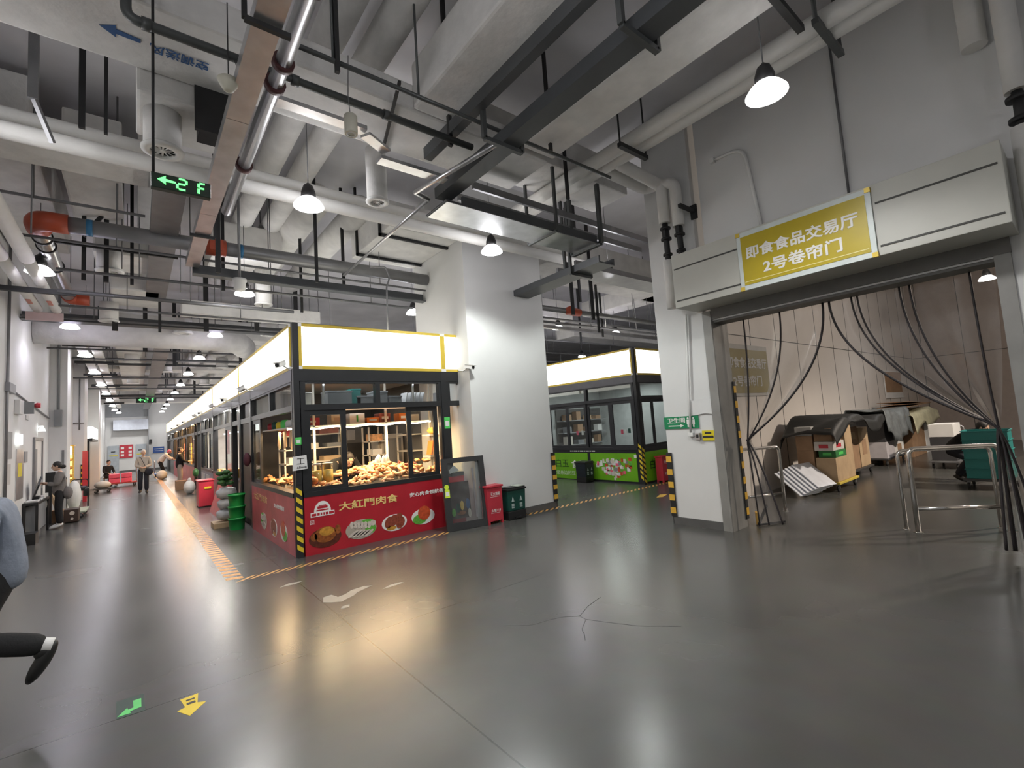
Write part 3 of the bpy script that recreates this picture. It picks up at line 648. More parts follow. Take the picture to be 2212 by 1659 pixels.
for k, x in enumerate((1.9, 2.55)):
    solo('round_duct', ('left' if k == 0 else 'right') + ' round duct of the pair beyond the fat cross duct', 'air duct', foil, MB().tube([(x, 18.1, 5.3), (x, 40, 5.3)], 0.26, 16), 'far round ducts')
for k, x in enumerate((-1.18, -0.88)):
    solo('wrapped_pipe', ('left' if k == 0 else 'right') + ' white pipe of the far pair running down the aisle by the left wall', 'pipe', foil2, MB().box(x - .11, x + .11, 16.0, 42, 4.62, 4.72), 'far pipe pair')
for i, y in enumerate((16.6, 19.8, 23, 27, 32, 37)):
    solo('pipe_bracket', ORD[i] + ' dark bar under the far pipe pair by the left wall', 'bracket', strut, MB().box(-1.5, -0.55, y, y + .08, 4.54, 4.615), 'bars under the far pipe pair')
solo('cable_tray', 'grey ladder tray running down the aisle under the far exit displays', 'cable tray', galv_dull, MB().box(0.42, 0.80, 16.5, 44, 4.62, 4.72))
solo('cable_tray', 'dull metal tray hanging behind the first green exit display', 'cable tray', galv_dull, MB().box(0.16, 0.50, 6.9, 12.5, 4.9, 5.0).box(0.16, 0.20, 6.9, 12.5, 5.0, 5.08).box(0.46, 0.50, 6.9, 12.5, 5.0, 5.08))
b = MB(); b.tube([(3.02, 3.72, 4.74), (2.72, 5.05, 4.70), (2.95, 5.12, 4.70)], 0.03, 10); b.tube([(2.95, 5.12, 4.70), (2.98, 8.4, 4.66)], 0.022, 10)
solo('conduit', 'thin bright steel conduit stepping off the dark trunk toward the meat stall', 'conduit', galv, b)
b = MB(); b.box(0.96, 1.86, 4.40, 4.52, 4.86, 4.90); b.rbox((2.0, 4.52, 4.82), (0.34, 0.12, 0.03), Matrix.Rotation(0.5, 3, 'Z')); b.box(2.1, 2.95, 4.62, 4.76, 4.74, 4.78)
solo('cable_tray', 'narrow aluminium wire channel zigzagging below the lettered duct', 'cable tray', galv, b)
b = MB(); b.box(0.48, 0.80, 5.14, 5.42, 4.80, 5.16); b.box(0.44, 0.84, 5.10, 5.14, 4.76, 5.2)
solo('duct_damper', 'black damper box on the duct by the silver cable trunk', 'damper', strut, b)
b = MB(); b.bar((2.02, 3.95, 5.16), (2.34, 5.1, 5.16), 0.03)
solo('hanger_bar', 'black slanting bar under the lettered duct', 'hanger', strut, b)
b = MB(); b.bar((4.0, 1.35, 5.16), (4.75, 1.35, 5.16), 0.06)
solo('hanger_bar', 'black crossbar under the duct beside the dark cable trunk', 'hanger', strut, b)

# ---- round diffusers
def diffuser(x, y, z0, z1, r, label, m=foil, group=None):
    t = thing('ceiling_diffuser', label, 'air diffuser', (x, y, z0), group)
    MB().lathe([(r, 0.04), (r, z1 - z0)], (x, y, z0), 26).build('duct_drop', m, t)
    b = MB()
    b.lathe([(r * .66, 0.03), (r * .70, 0.0), (r * 1.12, 0.012), (r * 1.14, 0.03), (r * 1.0, 0.05)], (x, y, z0), 28, caps=False)
    b.build('diffuser_rim', white_plastic, t)
    b = MB(); b.lathe([(r * .68, 0.034), (r * .68, 0.040)], (x, y, z0), 24); b.build('dark_throat', strut, t)
    b = MB(); b.lathe([(r * .16, 0.012), (r * .16, 0.03)], (x, y, z0), 14)
    for k in range(12):
        a = 2 * pi * k / 12; b.rbox((x + cos(a) * r * .42, y + sin(a) * r * .42, z0 + 0.022), (r * .52, r * .11, 0.006), Matrix.Rotation(a, 3, 'Z') @ Matrix.Rotation(0.5, 3, 'X'))
    b.build('swirl_vanes', white_plastic, t)
    return t
diffuser(0.205, 5.43, 4.60, 5.0, 0.155, 'grey cylinder diffuser with swirl vanes hanging left of the silver trunk')
diffuser(2.36, 5.37, 4.60, 5.3, 0.125, 'cylinder diffuser with swirl vanes in front of the beige duct')
diffuser(-0.33, 9.72, 4.60, 5.0, 0.165, 'white cylinder diffuser with white backing near the red pipe elbow')
diffuser(2.05, 10.5, 4.50, 5.26, 0.15, 'small diffuser above the lit sign of the meat stall')
diffuser(-0.45, 13.0, 4.48, 4.9, 0.16, 'flat white diffuser disc over the aisle beside the dark cross angle')
for k, (x, y) in enumerate(((0.95, 14.6), (2.9, 14.2), (-0.1, 20.0), (0.9, 22.4), (-0.1, 26.6), (2.6, 21.0), (2.6, 27.0), (0.9, 31.0))):
    diffuser(x, y, 4.62, 5.0, 0.20, ORD[k] + ' white drum diffuser counted down the aisle beyond the dark cross angle', group='drum diffusers down the aisle')
for k, y in enumerate((20.6, 21.8, 25.8, 29.0, 30.6, 34.5, 36.5)):
    b = MB(); b.box(-1.6, 4.7, y, y + .09, 4.78, 4.86)
    for xx in (-1.0, 1.2, 3.4): b.box(xx, xx + .05, y, y + .05, 4.86, CZ)
    solo('trapeze_hanger', ORD[k] + ' dark trapeze bar across the aisle ceiling beyond the fat round duct', 'hanger', tray_dark, b, 'trapeze bars down the aisle')
for k, (x, y) in enumerate(((1.3, 13.0), (2.3, 12.6), (3.4, 13.4), (0.2, 16.3), (3.0, 19.5), (3.7, 23), (1.0, 19.0), (2.4, 29.5))):
    solo('hanger_bar', 'black vertical hanger bar above the stall row', 'hanger', strut, MB().box(x - .05, x + .05, y - .03, y + .03, 4.4, CZ), 'hanger bars above the stall row')
# ---- speaker, bell shaped detector, emergency lantern
t = thing('ceiling_speaker', 'small ivory cylinder loudspeaker hanging on a wire under the lettered duct', 'loudspeaker', (1.52, 4.0, 4.5))
b = MB(); b.lathe([(0.055, 0.0), (0.058, 0.02), (0.058, 0.17), (0.05, 0.18)], (1.515, 3.95, 4.44), 20); b.build('speaker_body', ivory, t)
MB().lathe([(0.028, -0.004), (0.040, 0.0), (0.052, 0.006)], (1.515, 3.95, 4.44), 18, caps=False).build('speaker_rim', white_plastic, t)
MB().tube([(1.515, 3.95, 4.61), (1.50, 3.95, 4.8), (1.515, 3.95, 5.2)], 0.004, 6).build('hanging_wire', rod_m, t)
t = thing('ceiling_speaker', 'ivory bell shaped fitting hanging left of the silver cable trunk', 'loudspeaker', (0.5, 4.0, 4.4))
MB().lathe([(0.02, 0.0), (0.035, 0.005), (0.06, 0.045), (0.078, 0.085), (0.072, 0.09), (0.02, 0.09)], (0.56, 3.95, 4.46), 22).build('bell', ivory, t)
MB().tube([(0.56, 3.95, 4.54), (0.56, 3.95, 5.2)], 0.004, 6).tube([(0.56, 3.95, 4.72), (0.60, 3.95, 4.74), (0.63, 3.95, 4.66)], 0.004, 6).build('hanging_wire', strut, t)
t = thing('emergency_lantern', 'white caged lantern on a rod above the meat stall beside a hanging lamp', 'lantern', (1.285, 8.3, 4.2))
MB().lathe([(0.05, 0.0), (0.085, 0.03), (0.085, 0.14), (0.10, 0.15), (0.10, 0.19), (0.03, 0.21)], (1.285, 8.3, 4.13), 18).build('lantern_body', white_plastic, t)
MB().tube([(1.285, 8.3, 4.33), (1.285, 8.3, CZ)], 0.02, 8).build('hanging_rod', galv_dull, t)

# ---- pendant lamps
def make_lamp(x, y, label, group):
    t = thing('pendant_lamp', label, 'pendant lamp', (x, y, 4.5), group)
    MB().lathe([(0.085, 0.0), (0.082, 0.08), (0.055, 0.16), (0.025, 0.185), (0.012, 0.2)], (x, y, 4.60), 18).build('lamp_cap', black_plastic, t)
    MB().lathe([(0.172, 0.0), (0.172, 0.012), (0.135, 0.065), (0.09, 0.105), (0.07, 0.105)], (x, y, 4.50), 26, caps=False).build('lamp_shade', shade_m, t)
    MB().lathe([(0.165, 0.006), (0.165, 0.012)], (x, y, 4.497), 26).build('lamp_lens', lens_m, t)
    MB().tube([(x, y, 4.79), (x, y, CZ)], 0.006, 6).build('suspension_rod', rod_m, t)
    ld = bpy.data.lights.new('lamp_light', 'SPOT'); ld.energy = LAMP_W; ld.spot_size = radians(146); ld.spot_blend = 0.4
    ld.shadow_soft_size = 0.14; ld.color = (1.0, 0.985, 0.97)
    lo = bpy.data.objects.new('lamp_light', ld); COL.objects.link(lo); lo.parent = t; lo.location = (0, 0, -0.03)
    # added fill light at each lamp, lifting the ceiling services
    pd = bpy.data.lights.new('ceiling_fill', 'POINT'); pd.energy = LAMP_W * 0.30; pd.shadow_soft_size = 0.20; pd.color = (0.98, 0.97, 1.0)
    po = bpy.data.objects.new('ceiling_fill', pd); COL.objects.link(po); po.parent = t; po.location = (0, 0, 0.05)
    return t
LAMPS = [(4.37, 1.56, 'lit pendant lamp hanging high before the wall above the roller door'), (4.45, 5.82, 'lit pendant lamp hanging in front of the white column'), (7.26, 5.76, 'lit pendant lamp in the gap nearest the door pillar'),
         (1.62, 5.67, 'lit pendant lamp right of the silver cable trunk, hanging before the round ducts'), (1.60, 9.83, 'lit pendant lamp beside the caged lantern above the stall row'), (-1.14, 9.80, 'lit pendant lamp near the left wall pipes by the red elbow'),
         (5.15, 9.95, 'lit pendant lamp half hidden by the left edge of the column'), (9.98, 9.99, 'lit pendant lamp in the gap close to the column edge'), (12.56, 9.90, 'lit pendant lamp in the gap above the corner of the green stall'), (15.52, 14.2, 'small pendant lamp just above the green stall sign')]
for k, y in enumerate((14.05, 18.0, 22.1, 26.2, 30.3, 34.4, 38.5)):
    LAMPS.append((1.60, y, ORD[k] + ' pendant lamp beyond the lantern in the row above the stall signs'))
for k, y in enumerate((14.0, 18.1, 22.1, 26.2, 30.3, 34.4)):
    LAMPS.append((-1.14, y, ORD[k] + ' pendant lamp beyond the red elbow in the row by the left wall'))
OFF = [(1.6, 1.56), (-1.14, 1.56), (-1.14, 5.7), (4.4, -2.6), (1.6, -2.6), (7.6, 9.9), (7.26, 14.1), (10, 14.1), (12.6, 18.2), (1.6, 42.6), (-1.14, 38.5), (-1.14, 42.6), (1.6, 46.2), (-1.0, 46.0), (8.5, 22), (13, 24), (18, 10), (18, 18), (8, 30), (15, 32)]
COOL = {}
def cool(d):
    if d.name not in COOL:
        c = d.copy(); c.color = (0.82, 0.775, 1.0); c.energy *= (0.40 if d.type == 'SPOT' else 0.35); COOL[d.name] = c
    return COOL[d.name]
def strong(d):
    if 'strong' not in COOL:
        c = d.copy(); c.energy *= 2.3; c.color = (0.95, 1.0, 0.965); COOL['strong'] = c
    return COOL['strong']
proto = None
for x, y, lab in LAMPS:
    if proto is None: proto = make_lamp(x, y, lab, 'pendant lamps')
    else:
        o = dup(proto, (x, y, 4.5), label=lab)
        if lab.startswith(('lit pendant lamp hanging in front', 'lit pendant lamp in the gap nearest')):   # spots boosted to brighten the column and door pillar
            for ch in o.children:
                if ch.type == 'LIGHT' and ch.data.type == 'SPOT': ch.data = strong(ch.data)
        elif x < 0 or x > 7 or y > 12:          # these rows are dimmed and tinted lilac to tone the left wall
            for ch in o.children:
                if ch.type == 'LIGHT': ch.data = cool(ch.data)
for x, y in OFF:
    dup(proto, (x, y, 4.5), label='pendant lamp of the same row outside the picture or behind the column', group='unseen pendant lamps')
# room behind the roller door: unseen warm lamp added to light its walls
rl = dup(proto, (13.0, -1.6, 4.7), label='unseen pendant lamp added to light the storage room behind the roller door', group='unseen pendant lamps')
for ch in rl.children:
    if ch.type == 'LIGHT': ch.data = ch.data.copy(); ch.data.color = (1.0, 0.86, 0.72); ch.data.energy *= 14.0
dup(proto, (17.0, 1.5, 4.6), label='pendant lamp deep inside the storage room', group='unseen pendant lamps')
for ch in proto.children:                     # fill light cut so the door wall stays dark, spot raised
    if ch.name.startswith('ceiling_fill'): ch.data = ch.data.copy(); ch.data.energy *= 0.15
    elif ch.type == 'LIGHT': ch.data = ch.data.copy(); ch.data.energy *= 1.35
# ---- green LED displays
def led_sign(x, y, z, wd, h, rod_x, label):
    t = thing('led_display', label, 'exit display', (x, y, z), 'green arrow displays')
    MB().box(x - wd / 2, x + wd / 2, y - .03, y + .03, z - h / 2, z + h / 2).build('display_case', led_panel, t, bevel=0.006)
    B_ = [MB()]
    ux = lambda a: x - wd / 2 + a * wd
    uz = lambda a: z - h / 2 + a * h
    Y = y - 0.033
    P = lambda pts: B_[0].poly([(ux(a), Y, uz(c)) for a, c in pts], 0.004, (0, -1, 0))
    P([(0.10, 0.56), (0.24, 0.86), (0.235, 0.66), (0.40, 0.60), (0.40, 0.48), (0.235, 0.48), (0.24, 0.28)])
    B_[0].build('lit_arrow', led_green, t); B_[0] = MB()
    def seg(a0, c0, a1, c1, k=.022):
        if a0 == a1: P([(a0 - k, c0), (a0 + k, c0), (a0 + k, c1), (a0 - k, c1)])
        else: P([(a0, c0 - k * 2.6), (a1, c0 - k * 2.6), (a1, c0 + k * 2.6), (a0, c0 + k * 2.6)])
    seg(.45, .86, .56, .86); seg(.575, .56, .575, .82); seg(.44, .52, .56, .52); seg(.425, .20, .425, .48); seg(.45, .16, .56, .16)
    B_[0].build('lit_digit', led_green, t); B_[0] = MB(); seg(.80, .86, .89, .86); seg(.785, .56, .785, .82); seg(.80, .52, .88, .52); seg(.785, .14, .785, .48)
    B_[0].build('lit_letter', led_green, t)
    MB().tube([(rod_x, y, z + h / 2), (rod_x, y, CZ)], 0.010 if wd < .45 else .012, 8).build('hanging_rod', strut, t)
led_sign(0.272, 4.2, 3.72, 0.375, 0.115, 0.10, 'nearest black display with green arrow and 2F hanging over the aisle')
led_sign(0.385, 15.0, 4.46, 0.50, 0.185, 0.16, 'second display with green arrow and 2F, before the fat round duct')
led_sign(0.45, 33.0, 4.40, 0.90, 0.30, 0.10, 'farthest tiny display with green arrow and 2F down the aisle')
# ================================================================ STALLS
header_m = mat('sheen_grey_header', (0.10, 0.10, 0.11), 0.3, 0.3)  # paler copy of the black header, glancing reflections put into its colour
class Facade:
    """stall front: u along it, d outward, z up"""
    def __init__(s, ox, oy, ud, od):
        s.o = Vector((ox, oy, 0)); s.u = Vector(ud); s.d = Vector(od)
    def p(s, u, d, z): return s.o + s.u * u + s.d * d + EZ * z
    def box(s, b, u0, u1, d0, d1, z0, z1):
        a = s.p(u0, d0, z0); c = s.p(u1, d1, z1); b.box(a.x, c.x, a.y, c.y, a.z, c.z)
    def right(s):   # viewer's right when facing the front
        return EZ.cross(s.d) * -1 if False else s.d.cross(EZ) * -1
def facade_sign(F, t, u0, u1, splits, face=sign_lit, z0=2.795, z1=3.505):
    us = [u0] + splits + [u1]
    for a, c in zip(us, us[1:]):
        b = MB(); F.box(b, a + .045, c - .045, -0.06, 0.0, z0 + .05, z1 - .045); s = b.build('sign_face', face, t)
        b = MB()
        F.box(b, a, c, -0.08, 0.012, z0, z0 + .05); F.box(b, a, c, -0.08, 0.012, z1 - .045, z1)
        F.box(b, a, a + .045, -0.08, 0.012, z0 + .05, z1 - .045); F.box(b, c - .045, c, -0.08, 0.012, z0 + .05, z1 - .045)
        b.build('sign_frame', gold, t)
        b = MB()
        for uu in (a - .002, c - .048):
            for zz in (z0 - .002, z1 - .048): F.box(b, uu, uu + .05, -0.07, 0.016, zz, zz + .05)
        b.build('corner_cap', white_plastic, t)
def facade_window(F, t, u0, u1, cl_splits, sashes, open_spans=(), zc0=2.25, zc1=2.575, zb=0.86, zt=2.16, frame=blk_alu, dep=0.10):
    """clerestory row over sliding sashes"""
    b = MB()
    F.box(b, u0, u1, -0.10, 0.0, zc1, 2.80); F.box(b, u0, u1, -0.10, 0.0, zt, zc0)
    F.box(b, u0, u1, -0.12, 0.02, zb, zb + .07)
    F.box(b, u0, u0 + .07, -dep, 0.0, zc0, zc1); F.box(b, u1 - .07, u1, -dep, 0.0, zc0, zc1)
    F.box(b, u0, u0 + .05, -dep, 0.0, zb, zt); F.box(b, u1 - .05, u1, -dep, 0.0, zb, zt)
    for c in cl_splits: F.box(b, c - .04, c + .04, -dep, 0.0, zc0, zc1)
    b.build('window_frame', frame, t)
    es = [u0 + .07] + list(cl_splits) + [u1 - .07]
    for a, c in zip(es, es[1:]):
        b = MB(); F.box(b, a, c, -0.05, -0.045, zc0, zc1); b.build('clerestory_pane', glass, t)
    for k, (a, c) in enumerate(sashes):
        b = MB(); dd = -0.015 if k % 2 == 0 else -0.05
        F.box(b, a, a + .085, dd - .035, dd, zb + .07, zt); F.box(b, c - .085, c, dd - .035, dd, zb + .07, zt)
        F.box(b, a + .085, c - .085, dd - .035, dd, zb + .07, zb + .13); F.box(b, a + .085, c - .085, dd - .035, dd, zt - .08, zt)
        s = b.build('sliding_sash', frame, t)
        b = MB(); F.box(b, a + .085, c - .085, dd - .02, dd - .015, zb + .13, zt - .08); b.build('sash_pane', glass, s)
def facade_door(F, t, u0, u1, frame=blk_alu, leaf=None):
    b = MB(); F.box(b, u0, u0 + .06, -0.10, 0, 0, 2.2); F.box(b, u1 - .06, u1, -0.10, 0, 0, 2.2); F.box(b, u0, u1, -0.10, 0, 2.14, 2.25); F.box(b, u0, u1, -0.10, 0, 2.575, 2.80)
    b.build('door_frame', frame, t)
    b = MB(); F.box(b, u0, u1, -0.05, -0.045, 2.25, 2.575); b.build('transom_pane', glass, t)
    if leaf is not None:
        b = MB(); F.box(b, u0 + .06, u1 - .06, -0.07, -0.03, 0.02, 2.14); b.build('door_leaf', leaf, t)
def post(F, t, u0, u1, d=0.01, m=blk_alu, z1=2.8):
    b = MB(); F.box(b, u0, u1, -0.12, d, 0, z1); return b.build('post', m, t)
def panel(F, t, u0, u1, m, z0=0.0, z1=0.86, name='counter_panel', d=0.012):
    b = MB(); F.box(b, u0, u1, -0.05, d, z0, z1); return b.build(name, m, t)
def guard_stripes(F, b, u0, u1, d, z0, z1, n, dz=0.07, h=0.075):
    for k in range(n):
        z = z0 + (z1 - z0) * k / n
        b.poly([F.p(u0, d, z + h), F.p(u0, d, z + 2 * h * .97), F.p(u1, d, z + h * 1.97 - dz), F.p(u1, d, z + h - dz)], 0.003, F.d)

# ---------------- the meat stall at the corner
FF = Facade(1.83, 7.55, (1, 0, 0), (0, -1, 0))       # front: u = x - 1.83
FS = Facade(1.85, 7.55, (0, 1, 0), (-1, 0, 0))       # aisle side: u = y - 7.55
K1 = thing('market_stall', 'corner deli stall with glowing white sign and red roast meat banners', 'market stall', (3.4, 9.2, 0))
b = MB(); b.box(1.85, 1.935, 7.535, 7.62, 0, 3.51); b.build('corner_post', blk_alu, K1)
post(FF, K1, 2.56, 2.72 - .02, z1=2.8); post(FF, K1, 3.10, 3.15)
post(FS, K1, 3.36, 3.52); post(FS, K1, 4.66, 4.78)
facade_sign(FF, K1, 0.11, 3.14, [2.635])
facade_sign(FS, K1, 0.10, 4.76, [])
b = MB(); FF.box(b, 0.10, 3.15, -0.12, 0.008, 2.61, 2.795); b.build('header_panel', blk_alu, K1); b = MB(); FS.box(b, 0.08, 4.78, -0.12, 0.008, 2.61, 2.795); b.build('header_panel', header_m, K1)
facade_window(FF, K1, 0.12, 2.58, [1.345], [(0.17, 0.80), (1.87, 2.48)])
facade_window(FF, K1, 2.68, 3.11, [], [])
b = MB(); FF.box(b, 2.73, 3.06, -.05, -.045, 0.93, 2.16); b.build('side_pane', glass, K1)
facade_window(FS, K1, 0.10, 3.38, [1.66], [(2.55, 3.3)])
facade_door(FS, K1, 3.52, 4.66, leaf=black_plastic)  # black leaf stands in for the dark of the open doorway
b = MB(); b.box(1.86, 4.95, 7.65, 12.3, 2.82, 2.86); b.build('roof_panel', white_plastic, K1)
b = MB(); b.box(4.93, 4.97, 9.13, 12.3, 0, 2.82); b.box(1.9, 4.95, 12.26, 12.30, 0, 2.82); b.build('back_wall', mat('stall_inner_wall', (0.13, 0.125, 0.12), 0.6), K1)
b = MB(); b.box(1.93, 4.72, 7.63, 8.55, 0.80, 0.86); b.box(1.93, 2.6, 8.55, 10.85, 0.80, 0.86); b.build('counter_top', steel_pol, K1)
pf = panel(FF, K1, 0.125, 3.12, red_banner)
ps = panel(FS, K1, 0.06, 3.36, pink_banner)
# striped corner guard on the stall
t = thing('corner_guard', 'black and yellow striped guard wrapped round the corner post of the meat stall', 'corner guard', (1.86, 7.54, 0))
b = MB(); b.box(1.838, 1.925, 7.524, 7.534, 0, 1.04).box(1.838, 1.849, 7.534, 7.62, 0, 1.04); b.build('guard_body', rubber, t)
b = MB(); guard_stripes(FF, b, 0.01, 0.095, 0.0275, 0.06, 1.02, 7); b.build('guard_stripe', yellow_tape, t)
# banner print: gate emblem, gold calligraphy, slogan, four dishes
def disc(F, b, u, d, z, ru, rz, seg=24, th=0.003, rot=0.0):
    b.poly([F.p(u + ru * cos(a) * cos(rot) - rz * sin(a) * sin(rot), d, z + rz * sin(a) * cos(rot) + ru * cos(a) * sin(rot)) for a in [2 * pi * i / seg for i in range(seg)]], th, F.d)
D0 = 0.013
def fx(x): return x - 1.83
b = MB()
pts = [FF.p(fx(2.215) + 0.125 * cos(a), D0, 0.615 + 0.16 * sin(a)) for a in [pi * i / 14 for i in range(15)]]
b.poly(pts, 0.002, FF.d); FF.box(b, fx(2.04), fx(2.39), D0, D0 + .004, 0.55, 0.615)
b.build('printed_emblem', white_print, pf)
b = MB()
FF.box(b, fx(2.14), fx(2.29), D0 + .002, D0 + .0045, 0.665, 0.70); FF.box(b, fx(2.125), fx(2.305), D0 + .002, D0 + .0045, 0.632, 0.65); FF.box(b, fx(2.16), fx(2.27), D0 + .002, D0 + .0045, 0.705, 0.715)
for a, c in ((2.05, 2.12), (2.135, 2.17), (2.185, 2.205), (2.225, 2.245), (2.26, 2.295), (2.31, 2.38)): FF.box(b, fx(a), fx(c), D0 + .004, D0 + .006, 0.565, 0.602)
b.build('printed_gate', red_banner, pf)
text('大紅門肉食', FF.p(fx(2.95), D0, 0.645), EX, EZ, 0.135, gold_print, pf, width=0.985, bold=0.018)
text('安心肉食领航者', FF.p(fx(3.99), D0, 0.648), EX, EZ, 0.075, white_print, pf, width=0.66, bold=0.02)
text('回', FF.p(fx(2.06), D0, 0.475), EX, EZ, 0.06, white_print, pf)
def dish_roast(F, u, z, k, pn):
    b = MB(); disc(F, b, u, D0, z - .03 * k, .245 * k, .15 * k); b.build('printed_dish', dish_dark, pn)
    b = MB(); disc(F, b, u, D0 + .003, z + .015 * k, .165 * k, .12 * k); disc(F, b, u - .17 * k, D0 + .003, z + .0 * k, .05 * k, .06 * k); disc(F, b, u + .19 * k, D0 + .003, z + .06 * k, .045 * k, .07 * k); b.build('printed_roast', dish_brown, pn)
    b = MB(); disc(F, b, u + .02 * k, D0 + .006, z + .06 * k, .11 * k, .065 * k); b.build('printed_golden_skin', dish_amber, pn)
def plate(F, u, z, k, pn):
    b = MB(); disc(F, b, u, D0, z, .235 * k, .142 * k); b.build('printed_plate', white_print, pn)
def dish_slices(F, u, z, k, pn):
    b = MB(); disc(F, b, u, D0, z, .25 * k, .15 * k); b.build('printed_plate', mat('printed_glass_plate', (0.45, 0.40, 0.33), 0.4), pn)
    b = MB(); disc(F, b, u + .15 * k, D0 + .003, z - .02 * k, .09 * k, .07 * k); disc(F, b, u + .1 * k, D0 + .003, z + .1 * k, .1 * k, .04 * k); b.build('printed_garnish', leaf_print, pn)
    b = MB()
    for i in range(6): disc(F, b, u + (-.15 + .055 * i) * k, D0 + .005, z + (.085 - .008 * i) * k, .033 * k, .055 * k, 12)
    for i in range(5): disc(F, b, u + (-.13 + .06 * i) * k, D0 + .006, z + (-.055 - .006 * i) * k, .095 * k, .026 * k, 14, .003, 0.45)
    disc(F, b, u + .19 * k, D0 + .006, z + .065 * k, .05 * k, .045 * k, 14)
    b.build('printed_slices', dish_pale, pn)
def dish_sauce(F, u, z, k, pn):
    plate(F, u, z, k, pn)
    b = MB()
    for i, (a, c) in enumerate(((-.10, .0), (-.02, .015), (.07, .03), (.11, -.04))): disc(F, b, u + a * k, D0 + .003 + .001 * i, z + (c + .02) * k, .075 * k, .105 * k, 12, .003, -0.5)
    b.build('printed_meat', dish_dark if False else mat('printed_brown_meat', (0.26, 0.055, 0.03), 0.35, var=0.4, scale=26), pn)
    b = MB(); disc(F, b, u - .06 * k, D0 + .003, z - .085 * k, .09 * k, .035 * k); b.build('printed_sauce', dish_amber, pn)
def dish_ham(F, u, z, k, pn):
    plate(F, u, z, k, pn)
    b = MB(); disc(F, b, u - .07 * k, D0 + .003, z - .04 * k, .14 * k, .085 * k); b.build('printed_lettuce', leaf_print, pn)
    b = MB(); disc(F, b, u + .02 * k, D0 + .006, z + .06 * k, .125 * k, .125 * k); b.build('printed_ham', dish_red, pn)
dish_roast(FF, fx(2.245), 0.255, 0.98, pf); dish_slices(FF, fx(2.80), 0.245, 1.0, pf); dish_sauce(FF, fx(3.363), 0.245, 0.95, pf); dish_ham(FF, fx(3.895), 0.255, 0.95, pf)
# aisle side print (same artwork, narrow): written so that it reads along the wall
text('大紅門肉食', FS.p(2.55, D0, 0.68), (0, -1, 0), EZ, 0.14, mat('faded_gold_print', (0.62, 0.36, 0.17), 0.5), ps, width=1.25, bold=0.018)
text('安心肉食领航者', FS.p(1.05, D0, 0.64), (0, -1, 0), EZ, 0.075, white_print, ps, width=0.72, bold=0.02)
dish_slices(FS, 2.25, 0.28, 1.0, ps); dish_sauce(FS, 1.45, 0.26, 1.05, ps); dish_ham(FS, 0.75, 0.27, 1.0, ps)
# door opening: its darkness is the black sheet set in the doorway
# stickers and paper on the corner
t = thing('price_card', 'white paper card with the character 工 and 68448 tied to the stall corner post', 'notice', (1.9, 7.5, 1.27))
MB().poly([(1.80, 7.512, 1.27), (2.01, 7.512, 1.285), (2.00, 7.512, 1.49), (1.805, 7.512, 1.475)], 0.003, (0, -1, 0)).build('card_sheet', paper, t)
text('工', (1.915, 7.508, 1.405), EX, EZ, 0.085, black_print, t, bold=-0.005)
text('68448', (1.93, 7.508, 1.315), EX, EZ, 0.035, mat('grey_print', (0.10, 0.10, 0.11), 0.6), t, width=0.135)
def sticker(x, y, z, wd, h, label, face=lime_green):
    t = thing('payment_sticker', label, 'sticker', (x, y, z - h / 2))
    MB().box(x - wd / 2, x + wd / 2, y, y + .003, z - h / 2, z + h / 2).build('sticker_sheet', face, t)
    MB().box(x - wd * .32, x + wd * .32, y - .002, y, z - h * .28, z + h * .16).build('sticker_panel', paper, t)
sticker(1.897, 7.529, 1.705, 0.085, 0.11, 'small green payment sticker on the stall corner post above the paper card')
sticker(4.475, 7.534, 1.845, 0.115, 0.21, 'green payment sticker on the right post of the meat stall')
# ---------------- things inside the meat stall
t = thing('storage_rack', 'white hanging shelf with a wavy warm light strip behind the stall window', 'shelf', (3.4, 8.6, 1.9))
MB().box(1.98, 4.7, 8.55, 8.95, 1.915, 1.94).build('shelf_board', shelf_m, t)
for x in (2.4, 3.72, 4.66): MB().box(x, x + .035, 8.55, 8.585, 0.86, 2.8).build('shelf_upright', shelf_m, t)
b = MB(); b.tube([(1.98 + i * .09, 8.54, 1.90 + 0.012 * sin(i * .9)) for i in range(31)], 0.013, 8); b.build('light_strip', strip_warm, t)
t = thing('storage_rack', 'high shelf under the clerestory with a white light strip, piled with grey bins', 'shelf', (3.3, 8.1, 2.2))
MB().box(1.95, 4.7, 7.80, 8.5, 2.19, 2.215).build('shelf_board', shelf_m, t)
MB().tube([(2.0, 7.74, 2.60), (4.65, 7.74, 2.60)], 0.010, 8).build('light_strip', strip_white, t)
for x in (2.36, 3.95): MB().box(x, x + .03, 7.82, 7.85, 2.215, 2.80).build('shelf_upright', galv, t)
for i, (x, wd, h, m, lab) in enumerate(((2.15, 0.17, 0.24, white_plastic, 'white bucket'), (2.65, 0.40, 0.27, grey_bin, 'wide grey bin'), (2.92, 0.16, 0.30, teal_crate, 'teal crate'), (3.07, 0.28, 0.18, grey_bin, 'low grey bin'), (3.36, 0.24, 0.26, grey_bin, 'tall grey bin'), (3.63, 0.24, 0.17, grey_bin, 'small grey bin'))):
    b = MB(); x0 = x - wd / 2
    if i == 0: b.lathe([(0.072, 0), (0.085, h), (0.092, h), (0.092, h + .012), (0.0, h + .012)], (x, 8.0, 2.216), 18)
    else: b.box(x0, x0 + wd, 7.86, 8.2, 2.216, 2.216 + h); b.box(x0 - .008, x0 + wd + .008, 7.852, 8.208, 2.216 + h - .03, 2.216 + h)
    solo('storage_bin', lab + ' stored high behind the clerestory of the meat stall', 'bin', m, b, bevel=0.004 if i else 0)
